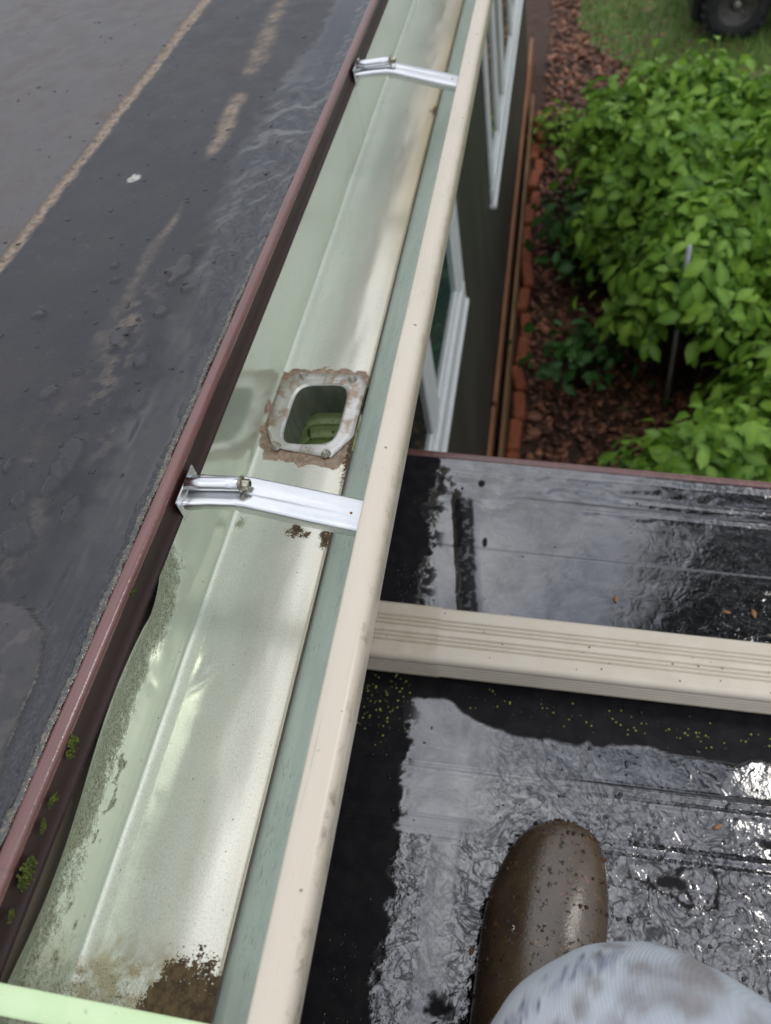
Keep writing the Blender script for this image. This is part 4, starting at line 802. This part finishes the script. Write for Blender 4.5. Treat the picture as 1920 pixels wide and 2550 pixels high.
# ================================================================== SHRUBS
def leaves(pos, nrm, size, droop=.25):
    """ovate leaves, folded along the midrib: vertices (n,8,3), faces, tint and vein values"""
    n = len(pos); nrm = nrm / np.linalg.norm(nrm, axis=1, keepdims=True); a = RS.normal(0, 1, (n, 3)); u = a - nrm * (a * nrm).sum(1, keepdims=True); u[:, 2] -= .35; u = u - nrm * (u * nrm).sum(1, keepdims=True); u /= np.linalg.norm(u, axis=1, keepdims=True); v = np.cross(nrm, u)
    L_ = size[:, None]; W = L_ * RS.uniform(.27, .36, (n, 1)); fo = RS.uniform(.08, .3, (n, 1)) * W; dr = droop * L_
    R = [pos, pos + u * L_ * .33 - v * W * .88 + nrm * fo, pos + u * L_ * .33 - nrm * dr * .05, pos + u * L_ * .33 + v * W * .88 + nrm * fo,
         pos + u * L_ * .66 - v * W * .80 + nrm * (fo - dr * .35), pos + u * L_ * .66 - nrm * dr * .3, pos + u * L_ * .66 + v * W * .80 + nrm * (fo - dr * .35), pos + u * L_ - nrm * dr]
    V = np.stack(R, 1); b = (np.arange(n) * 8)[:, None]
    F = [b + np.array([[0, 2, 1, 1]]), b + [[0, 3, 2, 2]], b + [[1, 2, 5, 4]], b + [[2, 3, 6, 5]], b + [[4, 5, 7, 7]], b + [[5, 6, 7, 7]]]
    return V.reshape(-1, 3), F, n
def leaf_obj(name, pos, nrm, size, mat, parent, tint):
    V, F, n = leaves(pos, nrm, size); fl = []
    for f in F: fl += [tuple(dict.fromkeys(r)) for r in f.tolist()]
    return mk(name, V, fl, mat, parent, smooth=True, attrs=dict(tint=np.repeat(np.clip(tint, 0, 1), 8), vein=np.tile([.6, 0, 1, 0, 0, 1, 0, .3], n).astype(float)))
def shrub(cx, cy, rx, ry, ztop, n, size, label, mat=M_LEAF, zlow=-2.72, fill=.55, lo=None):
    lo = zlow if lo is None else lo
    t = thing('shrub', (cx, cy, -2.8), label, 'shrub', 'shrubs in the garden bed')
    tips = []; sm_ = MB(); ns = int(16 + 40 * rx)
    for k in range(ns):
        a = 2 * math.pi * (k + random.random()) / ns * 2.4; q = math.sqrt(random.random()); x, y = cx + rx * q * math.cos(a), cy + ry * q * math.sin(a)
        h = zlow + (ztop - zlow) * (1 - .62 * q ** 2.2) * random.uniform(.84, 1.06); tips.append((x, y, h))
        sx_, sy_ = cx + .25 * (x - cx), cy + .25 * (y - cy); sm_.tube([(sx_, sy_, -2.82), ((sx_ + x) / 2 + .02, (sy_ + y) / 2, (-2.8 + h) / 2 + .1), (x, y, h)], [.006, .0045, .002], 5)
    sm_.build('stems', M_STEM, t); tips = np.array(tips)
    i = RS.randint(0, len(tips), n); f = RS.uniform(0, 1, n) ** (1 / (1 + 1.5 * fill)); dn = (1 - f) * .75
    c_ = np.array([cx, cy, 0]); base = tips[i].copy(); base[:, 2] -= dn * np.maximum(base[:, 2] - lo, 0); base[:, :2] -= (dn * .5)[:, None] * (base[:, :2] - c_[:2])
    off = RS.normal(0, 1, (n, 3)) * np.array([.062, .062, .042]) * (1 + dn[:, None]); pos = base + off
    pos[:, 2] = np.maximum(pos[:, 2], -2.76)
    nr = np.stack([off[:, 0] * 5 + (pos[:, 0] - cx) * .7, off[:, 1] * 5 + (pos[:, 1] - cy) * .7, np.full(n, .75)], -1) + RS.normal(0, .33, (n, 3)); nr[:, 2] = np.abs(nr[:, 2]) + .15
    sz = size * RS.uniform(.40, 1.25, n); tint = RS.uniform(.0, .9, n) ** 1.2 + .18 * (f > .8) + RS.normal(0, .05, n) + .25 * (vnoise(pos[:, 0] * 6, pos[:, 1] * 6, 4) - .5)
    leaf_obj('foliage', pos, nr, sz, mat, t, tint)
shrub(.38, 4.62, .40, .46, -1.97, 3190, .088, 'leafy green shrub at the far left of the mass, next to the lawn')
shrub(.95, 4.42, .36, .38, -1.98, 2900, .088, 'leafy green shrub growing in front of the black tyre')
shrub(.68, 4.62, .26, .32, -1.93, 1500, .088, 'leafy shrub in the gap between the two far shrubs')
shrub(.46, 3.78, .35, .40, -1.86, 3335, .088, 'bright leafy shrub in the middle of the mass nearest the house wall')
shrub(.98, 3.62, .36, .42, -1.85, 3190, .088, 'bright leafy shrub in the middle of the mass at the right edge')
shrub(.54, 3.00, .28, .32, -1.84, 2465, .088, 'bright leafy shrub around the grey stake', fill=.4, lo=-2.25)
shrub(1.0, 2.92, .32, .36, -1.84, 2030, .088, 'leafy shrub right of the grey stake')
shrub(.93, 2.50, .27, .24, -1.98, 1900, .088, 'leafy shrub at the right edge between the stake and the porch trim')
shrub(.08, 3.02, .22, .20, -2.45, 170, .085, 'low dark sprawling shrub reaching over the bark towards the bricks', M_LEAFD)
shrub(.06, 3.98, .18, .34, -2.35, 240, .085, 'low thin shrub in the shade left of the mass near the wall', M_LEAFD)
shrub(.48, 1.88, .34, .22, -1.98, 2465, .088, 'bright leafy shrub just beyond the porch roof trim', fill=.4)
shrub(.88, 2.14, .26, .20, -1.97, 1595, .088, 'leafy shrub beyond the porch trim at the right edge', fill=.4)
shrub(-.10, 5.5, .13, .16, -2.62, 160, .07, 'small green seedling clump beside the far timber strip', M_LEAF)

# ================================================================== TREE beyond the right edge: it is what darkens the right of the wet roof
tr = thing('tree', (5.6, 5.9, -2.8), 'tall dark leafed tree mirrored in the right end of the wet porch roof', 'tree')
tm = MB(); tm.tube([(5.6, 5.9, -2.9), (5.55, 5.9, 0), (5.62, 5.85, 3), (5.55, 5.9, 6.5), (5.6, 5.9, 9)], [.24, .19, .15, .09, .03], 12)
cl_ = []
for k in range(26):
    a = k * 2.4; h = 2.2 + 6.6 * (k / 26.) ** .9; q = 1.75 * math.sin(math.pi * min(1, .18 + .8 * (h - 1.6) / 8)) * random.uniform(.6, 1.05); e = (5.6 + q * math.cos(a), 5.9 + q * math.sin(a), h + .5); cl_.append(e); tm.tube([(5.58, 5.9, h - .3), (5.6 + .5 * q * math.cos(a), 5.9 + .5 * q * math.sin(a), h), e], [.06, .04, .012], 6)
tm.build('trunk', M_STEM, tr); cl_ = np.array(cl_); i_ = RS.randint(0, len(cl_), 5200); o_ = RS.normal(0, 1, (5200, 3)) * np.array([.42, .42, .36])
leaf_obj('crown', cl_[i_] + o_, o_ + np.array([0, 0, .6]), RS.uniform(.12, .26, 5200), M_LEAFT, tr, RS.uniform(0, 1, 5200))

# ================================================================== VEHICLE (only a wheel and dark bodywork in view)
veh = thing('vehicle', (1.75, 7.3, -2.8), 'black off road vehicle with knobbly tyres parked on the lawn', 'vehicle')
def wheel(x, y):
    R_ = Matrix.Rotation(math.radians(90), 3, 'X') @ Matrix.Scale(.82, 3); z = -2.535
    t = MB(); t.lathe([(.165, -.10), (.20, -.115), (.255, -.115), (.285, -.09), (.292, 0), (.285, .09), (.255, .115), (.20, .115), (.165, .10), (.165, -.10)], (x, y, z), 40, R_)
    for k in range(22):
        a = 2 * math.pi * k / 22
        for s_ in (-1, 1): t.box((x + .238 * math.cos(a + s_ * .07), y + s_ * .045, z + .238 * math.sin(a + s_ * .07)), (.026, .09, .035), .004, Matrix.Rotation(-a, 3, 'Y'))
    w_ = t.build('wheel', M_TYRE, veh)
    r_ = MB(); r_.lathe([(0, .03), (.05, .035), (.06, .06), (.12, .065), (.15, .085), (.165, .105), (.172, .10), (.168, 0), (0, 0)], (x, y, z), 32, R_); r_.build('rim', M_RIM, w_)
    h_ = MB(); h_.lathe([(0, .085), (.028, .085), (.040, .075), (.042, .03), (0, .03)], (x, y, z), 20, R_); h_.lathe([(0, .11), (.012, .11), (.014, .084), (0, .084)], (x, y, z), 12, R_)
    for k in range(4): a = math.pi / 4 + k * math.pi / 2; h_.lathe([(0, .08), (.008, .08), (.008, .05), (0, .05)], (x + .062 * math.cos(a), y, z + .062 * math.sin(a)), 8, R_)
    h_.build('hub', M_HUB, w_)
for (x, y) in [(1.20, 6.92), (2.41, 6.92), (1.20, 7.80), (2.41, 7.80)]: wheel(x, y)
b = MB(); b.box((1.72, 7.28, -2.36), (1.5, .55, .22), .05); b.box((1.73, 7.28, -2.16), (.55, .62, .22), .06); b.box((.98, 7.28, -2.50), (.18, .72, .30), .03); b.box((1.75, 6.90, -2.52), (.62, .26, .05), .02); b.build('body', M_BODY, veh, smooth=False)
for (x, y) in [(1.20, 6.94), (2.41, 6.94), (1.20, 7.74), (2.41, 7.74)]:
    v = []; ns = 14
    for k in range(ns + 1):
        a = math.radians(15 + 150 * k / ns)
        for dy in (-.17, .17):
            for rr in (.345, .365): v.append((x + rr * math.cos(a) * 1.08, y + dy, -2.47 + rr * math.sin(a)))
    f = []
    for k in range(ns):
        o = k * 4; f += [(o, o + 4, o + 6, o + 2), (o + 1, o + 3, o + 7, o + 5), (o, o + 1, o + 5, o + 4), (o + 2, o + 6, o + 7, o + 3)]
    mk('fender', v, f, M_BODY, veh)
b = MB(); b.box((1.95, 7.28, -2.00), (.62, .34, .12), .05); b.build('seat', M_TYRE, veh, smooth=False)
b = MB(); b.tube([(1.38, 7.28, -2.25), (1.45, 7.28, -1.92)], .03, 10); b.tube([(1.50, 6.92, -1.86), (1.45, 7.1, -1.90), (1.45, 7.46, -1.90), (1.50, 7.64, -1.86)], .014, 10); b.build('handlebar', M_BODY, veh)
